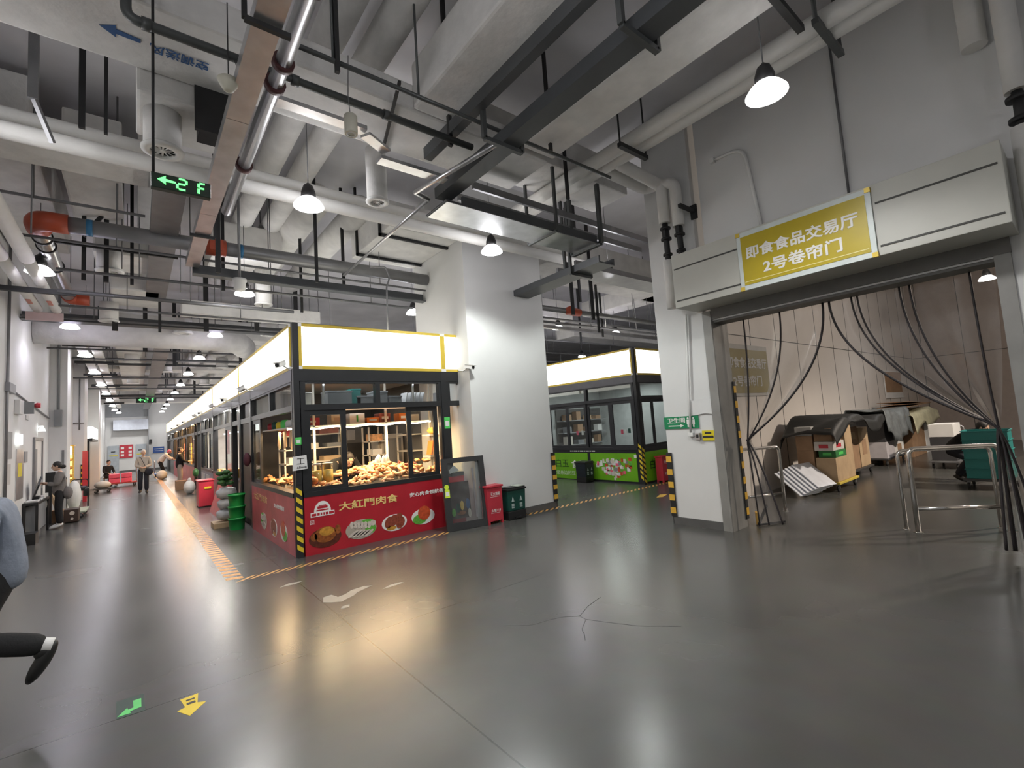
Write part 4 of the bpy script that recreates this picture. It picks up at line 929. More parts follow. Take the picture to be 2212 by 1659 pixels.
for i in range(5):
    x = 3.86 + i * .085
    b = MB(); b.rbox((x, 8.02, 2.335), (0.02, 0.26, 0.23), Matrix.Rotation(0.25, 3, 'Y')); solo('tray', 'thin grey tray leaning in the row behind the right clerestory pane', 'tray', mat('light_grey_tray', (0.45, 0.46, 0.48), 0.4), b, 'leaning trays behind the clerestory')
b = MB(); b.box(4.58, 4.83, 7.9, 8.2, 2.216, 2.45); solo('storage_bin', 'dark clear-labelled bin in the narrow right clerestory of the stall', 'bin', grey_bin, b)
for i, (x, wd, h, m, lab) in enumerate(((2.36, 0.34, 0.14, red_plastic, 'red printed carton'), (2.86, 0.26, 0.19, card_lt, 'tan carton'), (3.20, 0.28, 0.19, white_plastic, 'white tub with a green 1'), (3.50, 0.24, 0.10, orange_pack, 'orange packet'), (3.74, 0.22, 0.17, meat_c, 'dark red packet'), (4.12, 0.17, 0.16, orange_pack, 'orange tub'), (4.36, 0.2, 0.13, shelf_m, 'pale carton'))):
    t = thing('food_carton', lab + ' on the shelf over the warm light strip', 'carton', (x, 8.72, 1.94))
    MB().box(x - wd / 2, x + wd / 2, 8.60, 8.86, 1.941, 1.941 + h).build('carton_body', m, t, bevel=0.006)
    if i == 2: text('1', (x, 8.598, 2.035), EX, EZ, 0.12, mat('green_print', (0.03, 0.30, 0.04), 0.5), t, bold=0.04)
    elif m is not shelf_m: MB().box(x - wd * .3, x + wd * .3, 8.596, 8.6, 1.95 + h * .3, 1.95 + h * .6).build('carton_label', paper if m is not card_lt else card, t)
for i, (x, m, h) in enumerate([(1.98, red_plastic, .14), (1.98, sack_m, .16), (1.98, paper, .13), (1.98, lime_green, .15), (1.98, yellow_tape, .13), (1.98, bin_green, .15), (1.98, red_plastic, .13)]):
    y = 8.2 + i * .36
    b = MB(); b.lathe([(0.075, 0), (0.08, h * .7), (0.05, h), (0.0, h)], (2.12, y, 1.941), 14)
    solo('food_jar', ORD[i] + ' jar or tin from the front on the side shelf behind the aisle window', 'jar', m, b)
solo('shelf', 'narrow white shelf behind the aisle window of the meat stall', 'shelf', shelf_m, MB().box(1.99, 2.26, 8.0, 10.8, 1.915, 1.94))
for i in range(4):
    y = 8.3 + i * .42
    b = MB(); b.rbox((2.08, y, 1.74), (0.02, 0.16, 0.30), Matrix.Rotation(0.35 if i % 2 else -0.2, 3, 'X')); solo('price_board', ORD[i] + ' blank tan board hanging under the side shelf behind the aisle window', 'board', card_lt, b)
# racks and fridge at the back of the stall
def rack(x0, x1, y0, y1, zs, label, top=1.88):
    t = thing('storage_rack', label, 'shelf', ((x0 + x1) / 2, (y0 + y1) / 2, 0))
    for x in (x0, x1 - .03):
        for y in (y0, y1 - .03): MB().box(x, x + .03, y, y + .03, 0, top).build('rack_upright', shelf_m, t)
    for z in zs: MB().box(x0, x1, y0, y1, z, z + .025).build('rack_shelf', shelf_m, t)
rack(2.30, 3.55, 10.2, 10.7, (0.9, 1.22, 1.5, 1.78), 'off-white rack standing at the back left of the meat stall')
rack(3.95, 4.35, 10.0, 10.4, (0.6, 0.95, 1.25, 1.55), 'narrow white rack beside the grey fridge in the stall')
rack(4.55, 4.92, 9.2, 9.9, (0.6, 0.95, 1.3, 1.65), 'white rack at the right wall of the meat stall')
t = thing('refrigerator', 'dark grey fridge at the back of the meat stall', 'fridge', (3.8, 11.2, 0))
MB().box(3.62, 4.2, 10.9, 11.5, 0, 1.95).build('fridge_body', mat('dark_grey_fridge', (0.10, 0.10, 0.10), 0.4), t, bevel=0.01)
MB().box(3.66, 4.16, 10.885, 10.9, 0.1, 1.55).build('fridge_door', black_plastic, t)
MB().box(3.80, 3.98, 10.88, 10.9, 1.62, 1.85).build('notice_sheet', fridge_m, t)
t = thing('refrigerator', 'pale grey glass door fridge right of the narrow rack in the stall', 'fridge', (4.5, 10.7, 0))
MB().box(4.36, 4.9, 10.3, 10.9, 0, 1.7).build('fridge_body', shelf_m, t, bevel=0.01)
MB().box(4.42, 4.84, 10.285, 10.3, 0.3, 1.6).build('fridge_door', fridge_m, t)
for i, (x, z, wd, h, m) in enumerate([(2.45, 1.805, .3, .16, red_plastic), (3.2, 1.805, .4, .18, meat_c), (2.8, 1.525, .35, .1, shelf_m), (3.3, 1.525, .3, .08, grey_bin), (2.6, 1.245, .4, .12, shelf_m), (3.25, 1.245, .35, .09, card_lt), (4.15, 1.575, .25, .15, meat_b), (4.15, 1.275, .22, .12, paper), (4.15, .975, .22, .1, grey_bin)]):
    b = MB(); b.box(x - wd / 2, x + wd / 2, (10.25 if x < 3.9 else 10.02), (10.6 if x < 3.9 else 10.35), z, z + h); solo('food_carton', ORD[i] + ' packet counted from the top left on the back racks of the stall', 'carton', m, b, bevel=0.005)
for i in range(7):
    b = MB(); b.rbox((4.62 + .035 * i, 8.5, 1.38), (0.02, 0.2, 0.28), Matrix.Rotation(0.2, 3, 'Y')); solo('snack_packet', 'upright packet in the row behind the narrow right pane', 'packet', (orange_pack, meat_b, paper, red_plastic, sack_m, card_lt, grey_bin)[i], b, 'packets behind the narrow pane')
solo('shelf', 'small white shelf behind the narrow right pane carrying packets', 'shelf', shelf_m, MB().box(4.56, 4.92, 8.38, 8.7, 1.2, 1.225))
solo('shelf', 'upper white shelf behind the narrow right pane', 'shelf', shelf_m, MB().box(4.56, 4.92, 8.38, 8.7, 1.62, 1.645))
b = MB(); b.ell((4.74, 8.52, 1.72), (0.15, 0.12, 0.075)); solo('snack_packet', 'bag of snacks on the upper shelf behind the narrow pane', 'packet', amber_food, b)
# tall clear jars of preserves
for x, lab, m in ((2.28, 'left clear jar of amber preserves on the counter', amber_food), (2.46, 'right clear jar of amber preserves on the counter', amber_food)):
    t = thing('preserve_jar', lab, 'jar', (x, 8.02, 0.95), 'preserve jars')
    MB().lathe([(0.0, 0), (0.080, 0), (0.080, 0.24), (0.0, 0.24)], (x, 8.02, 0.962), 18, caps=False).build('jar_filling', m, t)
    MB().lathe([(0.084, 0), (0.084, 0.32), (0.07, 0.33)], (x, 8.02, 0.962), 18, caps=False).build('jar_glass', glass, t)
    MB().lathe([(0.08, 0.0), (0.08, 0.02), (0, 0.02)], (x, 8.02, 1.295), 18).build('jar_lid', shelf_m, t)
# heaps of cooked meat
def lump(seed, m, name, r):
    q = random.Random(seed); b = MB()
    b.ell((0, 0, 0), (r[0], r[1], r[2]), 12, 8)
    for v in b.bm.verts:
        f = 1 + 0.28 * sin(v.co.x * 90 + seed) * cos(v.co.y * 70 + seed * 2) + q.uniform(-.09, .09); v.co *= f
    o = b.build(name, m); return o
MEATS = [(lump(1, meat_b, 'meat_piece', (0.085, 0.05, 0.032)), 'pale glazed meat piece in the heap behind the open stall window'), (lump(2, meat_a, 'meat_piece', (0.07, 0.06, 0.035)), 'browned meat piece in the heap behind the open stall window'), (lump(3, meat_b, 'meat_piece', (0.10, 0.035, 0.03)), 'long pale meat strip in the heap behind the open stall window'), (lump(4, meat_c, 'sausage', (0.11, 0.028, 0.028)), 'dark red sausage in the heap behind the open stall window')]
for o, lab in MEATS: tag(o, lab, 'meat', 'meat heaped on the stall counter')
q = random.Random(3)
def heap(n, x0, x1, y0, y1, zf, weights):
    used = heap.used
    for k in range(n):
        o, lab = q.choices(MEATS, weights)[0]
        x = q.uniform(x0, x1); y = q.uniform(y0, y1); z = zf(x, y)
        if o.name not in used: c = o; used.add(o.name)
        else:
            c = o.copy(); COL.objects.link(c)
        c.location = (x, y, z); c.rotation_euler = (q.uniform(-.6, .6), q.uniform(-.6, .6), q.uniform(0, 6.28)); s = q.uniform(0.7, 1.15); c.scale = (s, s, s)
heap.used = set()
hz = lambda x, y: 0.89 + 0.20 * max(0, min(1, (y - 7.63) / .8)) + 0.09 * math.exp(-((x - 3.5) / .5) ** 2) * min(1, (y - 7.6) / .4)
heap(34, 2.0, 2.62, 7.68, 8.0, lambda x, y: 0.90 + 0.08 * (y - 7.65) / .35, (3, 2, 3, 2))
heap(96, 2.62, 3.75, 7.68, 8.45, hz, (6, 3, 6, 1))
heap(44, 3.75, 4.6, 7.68, 8.4, lambda x, y: 0.89 + 0.26 * (y - 7.63) / .8, (3, 3, 2, 4))
heap(48, 2.0, 2.5, 8.1, 10.7, lambda x, y: 0.90 + 0.09 * q.random(), (4, 4, 3, 1))
for i in range(6):
    b = MB(); b.ell((0, 0, 0), (0.10, 0.07, 0.06), 12, 8); o = b.build('snack_packet', orange_pack); o.location = (2.05 + .09 * (i % 2), 7.75 + .12 * (i // 2) + .02 * i, 1.02 + .05 * (i // 2)); o.rotation_euler = (0.3 * i, .2, i)
    tag(o, 'orange packet in the small pile at the stall corner behind the price card', 'packet', 'orange packets at the corner')
b = MB()
for dx, dy, hh in ((0, 0, .12), (.05, .03, .16), (.12, -.02, .13), (.2, .02, .15)):
    b.ell((3.42 + dx, 8.30 + dy, 1.20), (0.05, 0.035, hh), 10, 7)
solo('plastic_bag', 'white plastic bag standing among the meat behind the open window', 'bag', mat('white_bag_film', (0.6, 0.6, 0.6), 0.35, bump=0.4, bscale=12), b)
def stall_light(x, y, z, power, col, size=0.8, parent=None):
    ld = bpy.data.lights.new('stall_light', 'AREA'); ld.energy = power; ld.color = col; ld.shape = 'RECTANGLE'; ld.size = size; ld.size_y = 0.3
    lo = bpy.data.objects.new('stall_light', ld); COL.objects.link(lo)
    lo.location = (x, y, z)
    if parent is not None: lo.parent = parent; lo.location = Vector((x, y, z)) - ROOTLOC[parent.name]
    return lo
WARM = (1.0, 0.70, 0.38)
stall_light(3.3, 8.3, 1.88, 95, WARM, 2.2, K1)
stall_light(2.2, 9.4, 1.88, 50, WARM, 0.4, K1)
stall_light(3.2, 7.95, 2.78, 16, (0.95, 0.97, 1.0), 2.2, K1)
stall_light(3.4, 10.6, 2.75, 9, (1.0, 0.9, 0.75), 2.0, K1)
# ---------------- the long stall row along the aisle
def row_stall(k, y0, y1, door_first, label, banner, glow, interior):
    F = Facade(1.85, y0, (0, 1, 0), (-1, 0, 0)); W = y1 - y0
    t = thing('market_stall', label, 'market stall', (3.4, (y0 + y1) / 2, 0), 'stalls along the aisle')
    facade_sign(F, t, 0.0, W, [])
    b = MB(); F.box(b, 0, W, -0.12, 0.008, 2.61, 2.795); b.build('header_panel', header_m, t)
    if door_first: d0, d1, w0, w1 = 0.08, 1.10, 1.22, W - .05
    else: d0, d1, w0, w1 = W - 1.30, W - .08, 0.05, W - 1.42
    post(F, t, 0, .08); post(F, t, W - .08, W); post(F, t, (d1 if door_first else d0 - .12), (d1 if door_first else d0 - .12) + .12)
    facade_door(F, t, d0, d1)
    third = (w1 - w0) / 3
    facade_window(F, t, w0, w1, [w0 + third, w0 + 2 * third], [(w0 + .05, w0 + third)] if k != 1 else [(w0 + .05, w0 + third), (w1 - third, w1 - .05)], dep=0.045)
    panel(F, t, w0, w1, banner)
    MB().box(1.9, 4.95, y0 + .02, y1 - .04, 2.82, 2.86).build('roof_panel', white_plastic, t)
    b = MB(); b.box(4.93, 4.97, y0, y1, 0, 2.82); b.box(1.9, 4.95, y1 - .03, y1, 0, 2.82); b.build('back_wall', interior, t)
    MB().box(1.95, 2.6, y0 + w0, y0 + w1, 0.80, 0.86).build('counter_top', steel_pol, t)
    MB().box(2.1, 2.13, y0 + w0 + .2, y0 + w1 - .2, 2.0, 2.03).build('light_strip', glow, t)
    return t
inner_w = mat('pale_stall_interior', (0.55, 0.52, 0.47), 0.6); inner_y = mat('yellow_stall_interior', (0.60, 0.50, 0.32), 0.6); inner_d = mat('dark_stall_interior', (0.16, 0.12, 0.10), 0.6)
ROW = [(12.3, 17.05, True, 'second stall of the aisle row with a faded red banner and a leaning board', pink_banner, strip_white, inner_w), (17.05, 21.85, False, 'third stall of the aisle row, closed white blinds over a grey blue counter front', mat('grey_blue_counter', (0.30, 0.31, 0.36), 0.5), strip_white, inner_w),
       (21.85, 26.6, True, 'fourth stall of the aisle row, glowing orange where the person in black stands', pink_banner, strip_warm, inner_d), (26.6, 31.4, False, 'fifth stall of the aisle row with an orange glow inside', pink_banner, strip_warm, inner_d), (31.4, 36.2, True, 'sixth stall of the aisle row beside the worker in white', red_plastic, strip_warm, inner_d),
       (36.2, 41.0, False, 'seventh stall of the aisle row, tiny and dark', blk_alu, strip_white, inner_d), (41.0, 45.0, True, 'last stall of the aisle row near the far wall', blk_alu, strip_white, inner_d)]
for k, a in enumerate(ROW):
    t = row_stall(k, *a)
    stall_light(2.35, (a[0] + a[1]) / 2, 2.6, 220 if k < 3 else 300, (1, .93, .85) if k in (0, 1, 5, 6) else (1.0, .55, .22), 1.5, t)
# goods in the row windows
for i, (x, y, z, sx, sy, sz, m, lab) in enumerate([(2.4, 14.9, 1.45, .03, .5, .8, red_plastic, 'red hanging poster inside the window of the second stall'), (2.2, 13.9, .862, .3, .5, .25, amber_food, 'tray of yellow noodles in the window of the second stall'), (2.3, 15.6, .862, .3, .5, .18, meat_b, 'tray of pale meat in the second stall window'), (2.25, 16.4, .862, .3, .4, .15, amber_food, 'tray of amber food at the far end of the second stall window'),
                                            (2.2, 18.4, .862, .04, 1.0, 1.2, shelf_m, 'white blind closed in the third stall window'), (2.2, 19.8, .862, .04, .5, 1.2, mat('yellowish_blind', (.55, .50, .33), .6), 'yellowish blind in the third stall window'), (2.3, 23.8, .862, .4, 1.0, 1.1, orange_pack, 'stack of orange lit goods in the fourth stall window'), (2.3, 25.4, .862, .4, 1.0, 1.0, amber_food, 'stack of amber goods in the fourth stall window'), (2.3, 28.5, .862, .4, 1.4, 1.0, orange_pack, 'orange goods in the fifth stall window'), (2.3, 33.6, .862, .4, 1.2, .9, orange_pack, 'orange lit goods in the sixth stall window'),
                                            (2.25, 11.95, .95, .25, .5, .9, amber_food, 'stack of amber lit packets at the far end of the meat stall aisle window')]):
    x = 1.97 if sx >= .1 else 1.93; sx = min(sx, .16); b = MB()
    if sx < .1: b.box(x, x + sx, y - sy / 2, y + sy / 2, z, z + sz)
    else:
        n = max(1, int(sz / .16))
        for kk in range(n): b.box(x - sx / 2 + .01 * (kk % 2), x + sx / 2, y - sy / 2, y + sy / 2 - .02 * (kk % 3), z + kk * sz / n, z + (kk + .86) * sz / n)
    solo('food_tray' if sx >= .1 else 'window_poster', lab, 'goods', m, b)
# ---------------- the green tofu stall across the way
GL = Facade(10.05, 7.42, (0, 1, 0), (-1, 0, 0)); GR = Facade(10.05, 7.42, (1, 0, 0), (0, -1, 0))
t = thing('market_stall', 'bean product stall with bright green counter banner and glowing white sign', 'market stall', (12, 9, 0))
facade_sign(GL, t, 0.06, 4.0, []); facade_sign(GR, t, 0.06, 3.2, [])
b = MB(); b.box(10.045, 10.13, 7.415, 7.5, 0, 3.51); b.build('corner_post', blk_alu, t)
b = MB(); GL.box(b, 0.08, 4.0, -.12, 0.008, 2.61, 2.795); GR.box(b, 0.08, 3.2, -.12, 0.008, 2.61, 2.795); b.build('header_panel', header_m, t)
gfr = mat('charcoal_aluminium', (0.03, 0.031, 0.034), 0.35, 0.1)
facade_window(GL, t, 0.10, 4.0, [1.78], [(0.15, 0.93), (0.93, 1.80), (1.80, 2.62), (2.55, 3.4)], frame=gfr)
facade_window(GR, t, 0.10, 3.2, [1.6], [(0.12, 0.70), (0.66, 1.7)], frame=gfr)
g1 = panel(GL, t, 0.17, 1.74, green_banner, 0.05, 0.775); g2 = panel(GL, t, 1.85, 4.0, green_banner, 0.02, 0.775); g3 = panel(GR, t, 0.05, 3.2, green_banner, 0.05, 0.80)
b = MB(); GL.box(b, 0.08, 4.0, -.10, 0.005, 0, 0.86); GR.box(b, 0.08, 3.2, -.10, 0.005, 0, 0.86); b.build('plinth', blk_alu, t)
MB().box(10.1, 13.2, 7.5, 11.4, 2.82, 2.86).build('roof_panel', white_plastic, t)
b = MB(); b.box(13.2, 13.25, 7.5, 11.4, 0, 2.82); b.box(10.1, 13.2, 11.38, 11.42, 0, 2.82); b.build('back_wall', mat('grey_white_stall_wall', (0.50, 0.53, 0.53), 0.6), t)
stall_light(11.5, 9.3, 2.78, 60, (0.95, 1.0, 0.98), 2.2, t)
text('白玉', GL.p(2.89, D0, 0.47), (0, -1, 0), EZ, 0.235, mat('dark_green_print', (0.012, 0.05, 0.012), .5), g2, width=0.53, bold=0.0)
text('食品', GL.p(2.235, D0, 0.455), (0, -1, 0), EZ, 0.23, white_print, g2, width=0.55, bold=0.012)
text('您身边的豆', GL.p(2.77, D0, 0.19), (0, -1, 0), EZ, 0.125, mat('pale_green_print', (.55, .70, .45), .5), g2, width=0.80, bold=0.012)
text('白玉', GR.p(0.55, D0, 0.47), EX, EZ, 0.24, mat('dark_green_print', (0.012, 0.05, 0.012), .5), g3, width=0.5)
q = random.Random(5); bs = {}
for k in range(84):
    u = 0.32 + q.random() * 1.15; c = 1 - abs(u - .9) / .62
    zz = 0.63 - q.random() * (0.22 + .30 * max(0, c)); m = q.choice((paper, shelf_m, dish_red, dish_pale, leaf_print, white_print, pink_pack, grey_paint))
    bb = MB(); GL.box(bb, u, u + q.uniform(.06, .12), D0, D0 + .002 + .0006 * (k % 9), zz - .06, zz + q.uniform(.01, .05)); bb.build('product_picture', m, g1)
b = MB()
for k in range(13): GL.box(b, 1.55 + k * .075, 1.55 + k * .075 + (.05 if k % 3 else .065), 0.02, 0.024, 0.815, 0.845)
b.build('sill_lettering_strip', white_print, t)
sticker2 = MB(); GL.box(sticker2, .16, .24, D0, D0 + .003, 0.66, 0.74); sticker2.build('printed_mark', white_print, g1)
t = thing('corner_guard', 'black and yellow striped guard on the corner of the green stall', 'corner guard', (10.05, 7.41, 0))
b = MB(); b.box(10.03, 10.135, 7.395, 7.41, 0, .95).box(10.03, 10.042, 7.41, 7.5, 0, .95); b.build('guard_body', rubber, t)
b = MB(); guard_stripes(Facade(10.03, 7.41, (0, 1, 0), (-1, 0, 0)), b, 0.0, 0.085, 0.001, 0.02, .94, 7, dz=-.07); guard_stripes(GR, b, -.01, .08, 0.026, 0.0, .92, 7); b.build('guard_stripe', yellow_tape, t)
t = thing('storage_rack', 'grey shelf with packets and papers at the back of the green stall', 'shelf', (11.6, 11.2, 0))
for z in (.9, 1.3, 1.7): MB().box(10.9, 13.0, 11.0, 11.3, z, z + .03).build('rack_shelf', grey_paint, t)
MB().box(10.9, 13.1, 11.32, 11.36, .86, 2.1).build('rack_back', mat('dark_grey_rack_back', (.10, .10, .10), .6), t)
q = random.Random(11)
for i in range(12):
    x = 11.0 + (i % 4) * .5 + q.uniform(0, .1); z = (.931, 1.331, 1.731)[i // 4]; wd = q.uniform(.15, .32); h = q.uniform(.1, .28)
    b = MB(); b.box(x, x + wd, 11.02, 11.22, z, z + h); solo('food_carton', ORD[i] + ' box counted from the lower left on the grey shelf inside the green stall', 'carton', q.choice((card, paper, card_lt, shelf_m, grey_bin)), b)
for i, (u, z) in enumerate(((2.25, 1.35), (2.05, 1.35), (1.0, 1.32), (.62, 1.34), (.5, 1.34), (.38, 1.36))):
    b = MB(); GL.box(b, u - .04, u + .04, -.075, -.071, z - .06, z + .06); solo('payment_sticker', ('first', 'second', 'third', 'fourth', 'fifth', 'sixth')[i] + ' small paper notice from the left on the glass of the green stall', 'sticker', (pink_pack, paper, paper, pink_pack, paper, bin_green)[i], b)
b = MB(); GL.box(b, .2, 1.7, -.35, -.12, .87, .89); solo('plastic_bag', 'white cloth lying on the counter inside the green stall', 'cloth', paper, b)
# ---------------- security cameras on the sign edges
def camera(x, y, z, dirv, label, wallv):
    t = thing('security_camera', label, 'security camera', (x, y, z), 'security cameras on the stall signs')
    d = Vector(dirv).normalized(); c = Vector((x, y, z)); side = d.cross(EZ).normalized(); upv = side.cross(d)
    M3 = Matrix((side, d, upv)).transposed()
    MB().rbox(c, (0.075, 0.19, 0.07), M3).rbox(c + upv * .04 + d * .02, (0.09, 0.22, 0.012), M3).build('camera_body', white_plastic, t, bevel=0.008)
    MB().tube([c + d * .096, c + d * .102], 0.028, 12).build('camera_lens', black_plastic, t)
    wv = Vector(wallv); MB().tube([c - d * .05 - upv * .03, c - d * .05 - upv * .06 + wv * .4, c + wv - d * .05 - upv * .02], 0.012, 8).build('camera_bracket', white_plastic, t)
camera(1.66, 7.46, 2.85, (-0.5, -0.6, -.25), 'white security camera on an arm at the near corner of the meat stall', (0.20, 0.06, -.03))
camera(4.745, 7.10, 2.83, (0.25, -0.9, -.2), 'white security camera at the right end of the meat stall sign by the column', (0.05, 0.40, 0))
for i, (y, s) in enumerate(((10.6, 1), (13.2, -1), (15.4, 1), (18.6, -1), (20.4, 1), (25.5, -1), (29.0, -1), (34, -1))):
    camera(1.66, y, 2.80, (-0.45, -0.8 * (1 if s < 0 else -1), -.25), ORD[i] + ' security camera from the near corner along the aisle sign edge', (0.20, 0, -.03))
# ================================================================ NEAR THE COLUMN AND THE ROLLER DOOR
def block_guard(name_label, cx, cy, wx, wy, z0, z1, n):
    """black rubber corner guard with raised amber blocks; wx, wy give the two legs from the corner"""
    t = thing('corner_guard', name_label, 'corner guard', (cx, cy, z0))
    b = MB(); sx = 1 if wx > 0 else -1; sy = 1 if wy > 0 else -1
    b.box(cx - .012 * sx, cx + wx, cy - .012 * sy, cy, z0, z1).box(cx - .012 * sx, cx, cy, cy + wy, z0, z1); b.build('guard_body', rubber, t)
    h = (z1 - z0) / (2 * n)
    for k in range(n):
        z = z0 + (2 * k + .5) * h; b = MB()
        b.box(cx - .017 * sx, cx + wx * .9, cy - .017 * sy, cy - .012 * sy, z, z + h * .9).box(cx - .017 * sx, cx - .012 * sx, cy - .012 * sy, cy + wy * .9, z, z + h * .9)
        b.build('amber_block', yellow_rub, t)
block_guard('black and amber rubber guard on the right corner of the big column', 6.72, 7.128, -0.10, 0.10, 0.12, 1.10, 5)
block_guard('black and amber rubber guard on the left corner of the door pillar', 6.673, 4.442, 0.10, -0.085, 0.12, 1.12, 5)
block_guard('tall black and amber guard inside the roller opening behind the curtain', 7.11, 3.455, -0.06, 0.10, 0.12, 2.16, 9)
b = MB(); b.rbox((7.28, 3.40, .10), (0.13, .05, .17), Matrix.Rotation(.5, 3, 'Z'))
solo('door_stop', 'loose amber block at the foot of the tall guard in the opening', 'block', yellow_rub, b)
b = MB(); b.bar((7.2, 3.35, 0.03), (7.75, 3.46, 0.20), 0.03).bar((7.2, 3.35, 0.02), (7.6, 3.15, 0.02), 0.025)
solo('metal_foot', 'thin black metal foot on the floor beside the amber block', 'bar', strut, b)
# leaning window frame
A = Vector((4.10, 7.10, 0.0)); Rr = Vector((0.76, -0.14, 0)).normalized(); Up = Vector((-.03, 0.16, 1.21)).normalized(); Nn = Rr.cross(Up).normalized(); Up = Nn.cross(Rr)
M3 = Matrix((Rr, Up, Nn)).transposed()
t = thing('removed_window', 'removed black window sash leaning on the meat stall beside the column', 'window sash', A + Rr * .39)
W_, H_ = 0.80, 1.225
b = MB()
for (u0, u1, v0, v1) in ((0, .11, 0, H_), (W_ - .10, W_, 0, H_), (.11, W_ - .10, 0, .125), (.11, W_ - .10, H_ - .085, H_)):
    b.rbox(A + Rr * (u0 + u1) / 2 + Up * (v0 + v1) / 2, (u1 - u0, v1 - v0, .05), M3)
b.build('sash_frame', mat('charcoal_sash_frame', (0.035, 0.036, 0.037), 0.4, 0.1), t)
b = MB(); b.rbox(A + Rr * W_ / 2 + Up * .63, (W_ - .2, H_ - .2, .006), M3); b.build('sash_pane', glass_dim, t)
b = MB(); b.rbox(A + Rr * .57 + Up * .60 + Nn * .01, (.035, .85, .006), M3); b.build('glazing_strip', galv_dull, t)
b = MB(); b.rbox(A + Rr * .30 + Up * .50 - Nn * .02, (.36, .62, .01), M3); b.build('dark_print_sheet', mat('dark_brown_print', (0.045, 0.018, 0.014), .5, var=.3, scale=9), t)
for k, (u, v, ru, rv, m) in enumerate(((.16, .30, .035, .07, leaf_print), (.24, .36, .04, .09, bin_green), (.32, .40, .035, .08, amber_food), (.43, .42, .04, .09, blue_print), (.45, .26, .03, .08, dish_pale), (.30, .28, .08, .035, dish_brown))):
    b = MB(); b.poly([A + Rr * (u + ru * cos(a)) + Up * (v + rv * sin(a)) - Nn * .013 for a in [2 * pi * i / 14 for i in range(14)]], .002, Nn); b.build('printed_figure', m, t)
b = MB(); b.poly([A + Rr * x + Up * y - Nn * .012 for x, y in ((.14, 1.02), (.24, 1.10), (.33, 1.0), (.15, .96))], .003, Nn); b.build('paper_scrap', paper, t)
b = MB(); b.poly([A + Rr * (.055 + .042 * cos(a)) + Up * (.74 + .042 * sin(a)) + Nn * .026 for a in [2 * pi * i / 16 for i in range(16)]], .003, Nn); b.rbox(A + Rr * .06 + Up * .63 + Nn * .028, (.085, .14, .003), M3); b.build('price_sticker', acid, t)
b = MB(); b.rbox(A + Rr * .06 + Up * .625 + Nn * .031, (.06, .07, .003), M3); b.build('sticker_panel', paper, t)
# fire extinguisher cabinets
def fire_box(x0, x1, y0, y1, face, label):
    t = thing('extinguisher_cabinet', label, 'extinguisher cabinet', ((x0 + x1) / 2, (y0 + y1) / 2, 0))
    b = MB(); b.box(x0, x1, y0, y1, 0.05, 0.64).box(x0 - .02, x1 + .02, y0 - .02, y1 + .02, 0.64, 0.675); b.build('cabinet_body', red_plastic, t, bevel=0.006)
    b = MB()
    for x in (x0, x1 - .04):
        for y in (y0, y1 - .04): b.box(x, x + .04, y, y + .04, 0, .05)
    b.build('cabinet_foot', red_plastic, t)
    ww = x1 - x0
    text('灭火器箱', ((x0 + x1) / 2 + .01, y0 - .001, 0.525), EX, EZ, 0.062, white_print, t, width=ww * .62)
    MB().box(x0 + ww * .2, x1 - ww * .18, y0 - .002, y0, 0.472, 0.477).box(x0 + ww * .2, x1 - ww * .2, y0 - .002, y0, 0.19, 0.194).build('printed_rule', white_print, t)
    text('火警119', ((x0 + x1) / 2 + .01, y0 - .001, 0.235), EX, EZ, 0.055, white_print, t, width=ww * .62)
fire_box(4.84, 5.17, 6.92, 7.12, 0, 'red extinguisher cabinet between the leaning sash and the green pedal bin')
fire_box(10.42, 10.80, 7.1, 7.3, 0, 'red extinguisher cabinet in front of the green stall beside the pillar guard')
def pedal_bin(x0, x1, y0, y1, h, body, label, two):
    t = thing('pedal_bin', label, 'bin', ((x0 + x1) / 2, (y0 + y1) / 2, 0))
    b = MB(); v = []
    cx, cy = (x0 + x1) / 2, (y0 + y1) / 2
    def rr(z, k): return [b.bm.verts.new((cx + (x - cx) * k, cy + (y - cy) * k, z)) for x, y in ((x0, y0), (x1, y0), (x1, y1), (x0, y1))]
    b.skinrings([rr(.16, .93), rr(h, 1.0)]);
    for f in b.bm.faces: f.smooth = False
    b.build('bin_body', body, t, bevel=0.015)
    b = MB(); b.box(cx - (cx - x0) * .96, cx + (x1 - cx) * .96, cy - (cy - y0) * .96, cy + (y1 - cy) * .96, 0, .16); b.build('bin_base', black_plastic, t, bevel=0.012)
    b = MB(); b.box(x0 - .02, x1 + .02, y0 - .02, y1 + .02, h, h + .035); b.box(x0, x1, y0, y1, h + .035, h + .055); b.build('bin_lid', black_plastic, t, bevel=0.01)
    if two:
        b = MB(); b.box(cx + .04, x1, y0 + .01, y1, h + .054, h + .064); b.build('bin_lid_panel', mat('pale_grey_green_lid', (.48, .52, .45), .5), t)
    MB().box(cx - .07, cx + .07, y0 - .03, y0, .03, .05).build('bin_pedal', black_plastic, t)
    for k in (-1, 1):
        b = MB(); u = cx + k * (x1 - x0) * .22
        b.poly([(u - .028, y0 + .004, h * .62), (u, y0 + .004, h * .78), (u + .028, y0 + .004, h * .62)], .014, (0, -1, 0))
        b.box(u - .03, u + .03, y0 - .002, y0 + .012, h * .40, h * .44).box(u - .03, u + .03, y0 + .0, y0 + .012, h * .46, h * .55)
        b.build('recycling_logo', mat('pale_bin_print', (.35, .42, .40), .5), t)
pedal_bin(5.27, 5.70, 6.90, 7.115, 0.53, bin_green, 'dark green double pedal bin with pale lid beside the red cabinet at the column', True)
pedal_bin(9.62, 9.96, 9.0, 9.38, 0.52, mat('near_black_bin', (0.012, 0.018, 0.025), .4), 'near-black pedal bin in front of the green stall banner', False)
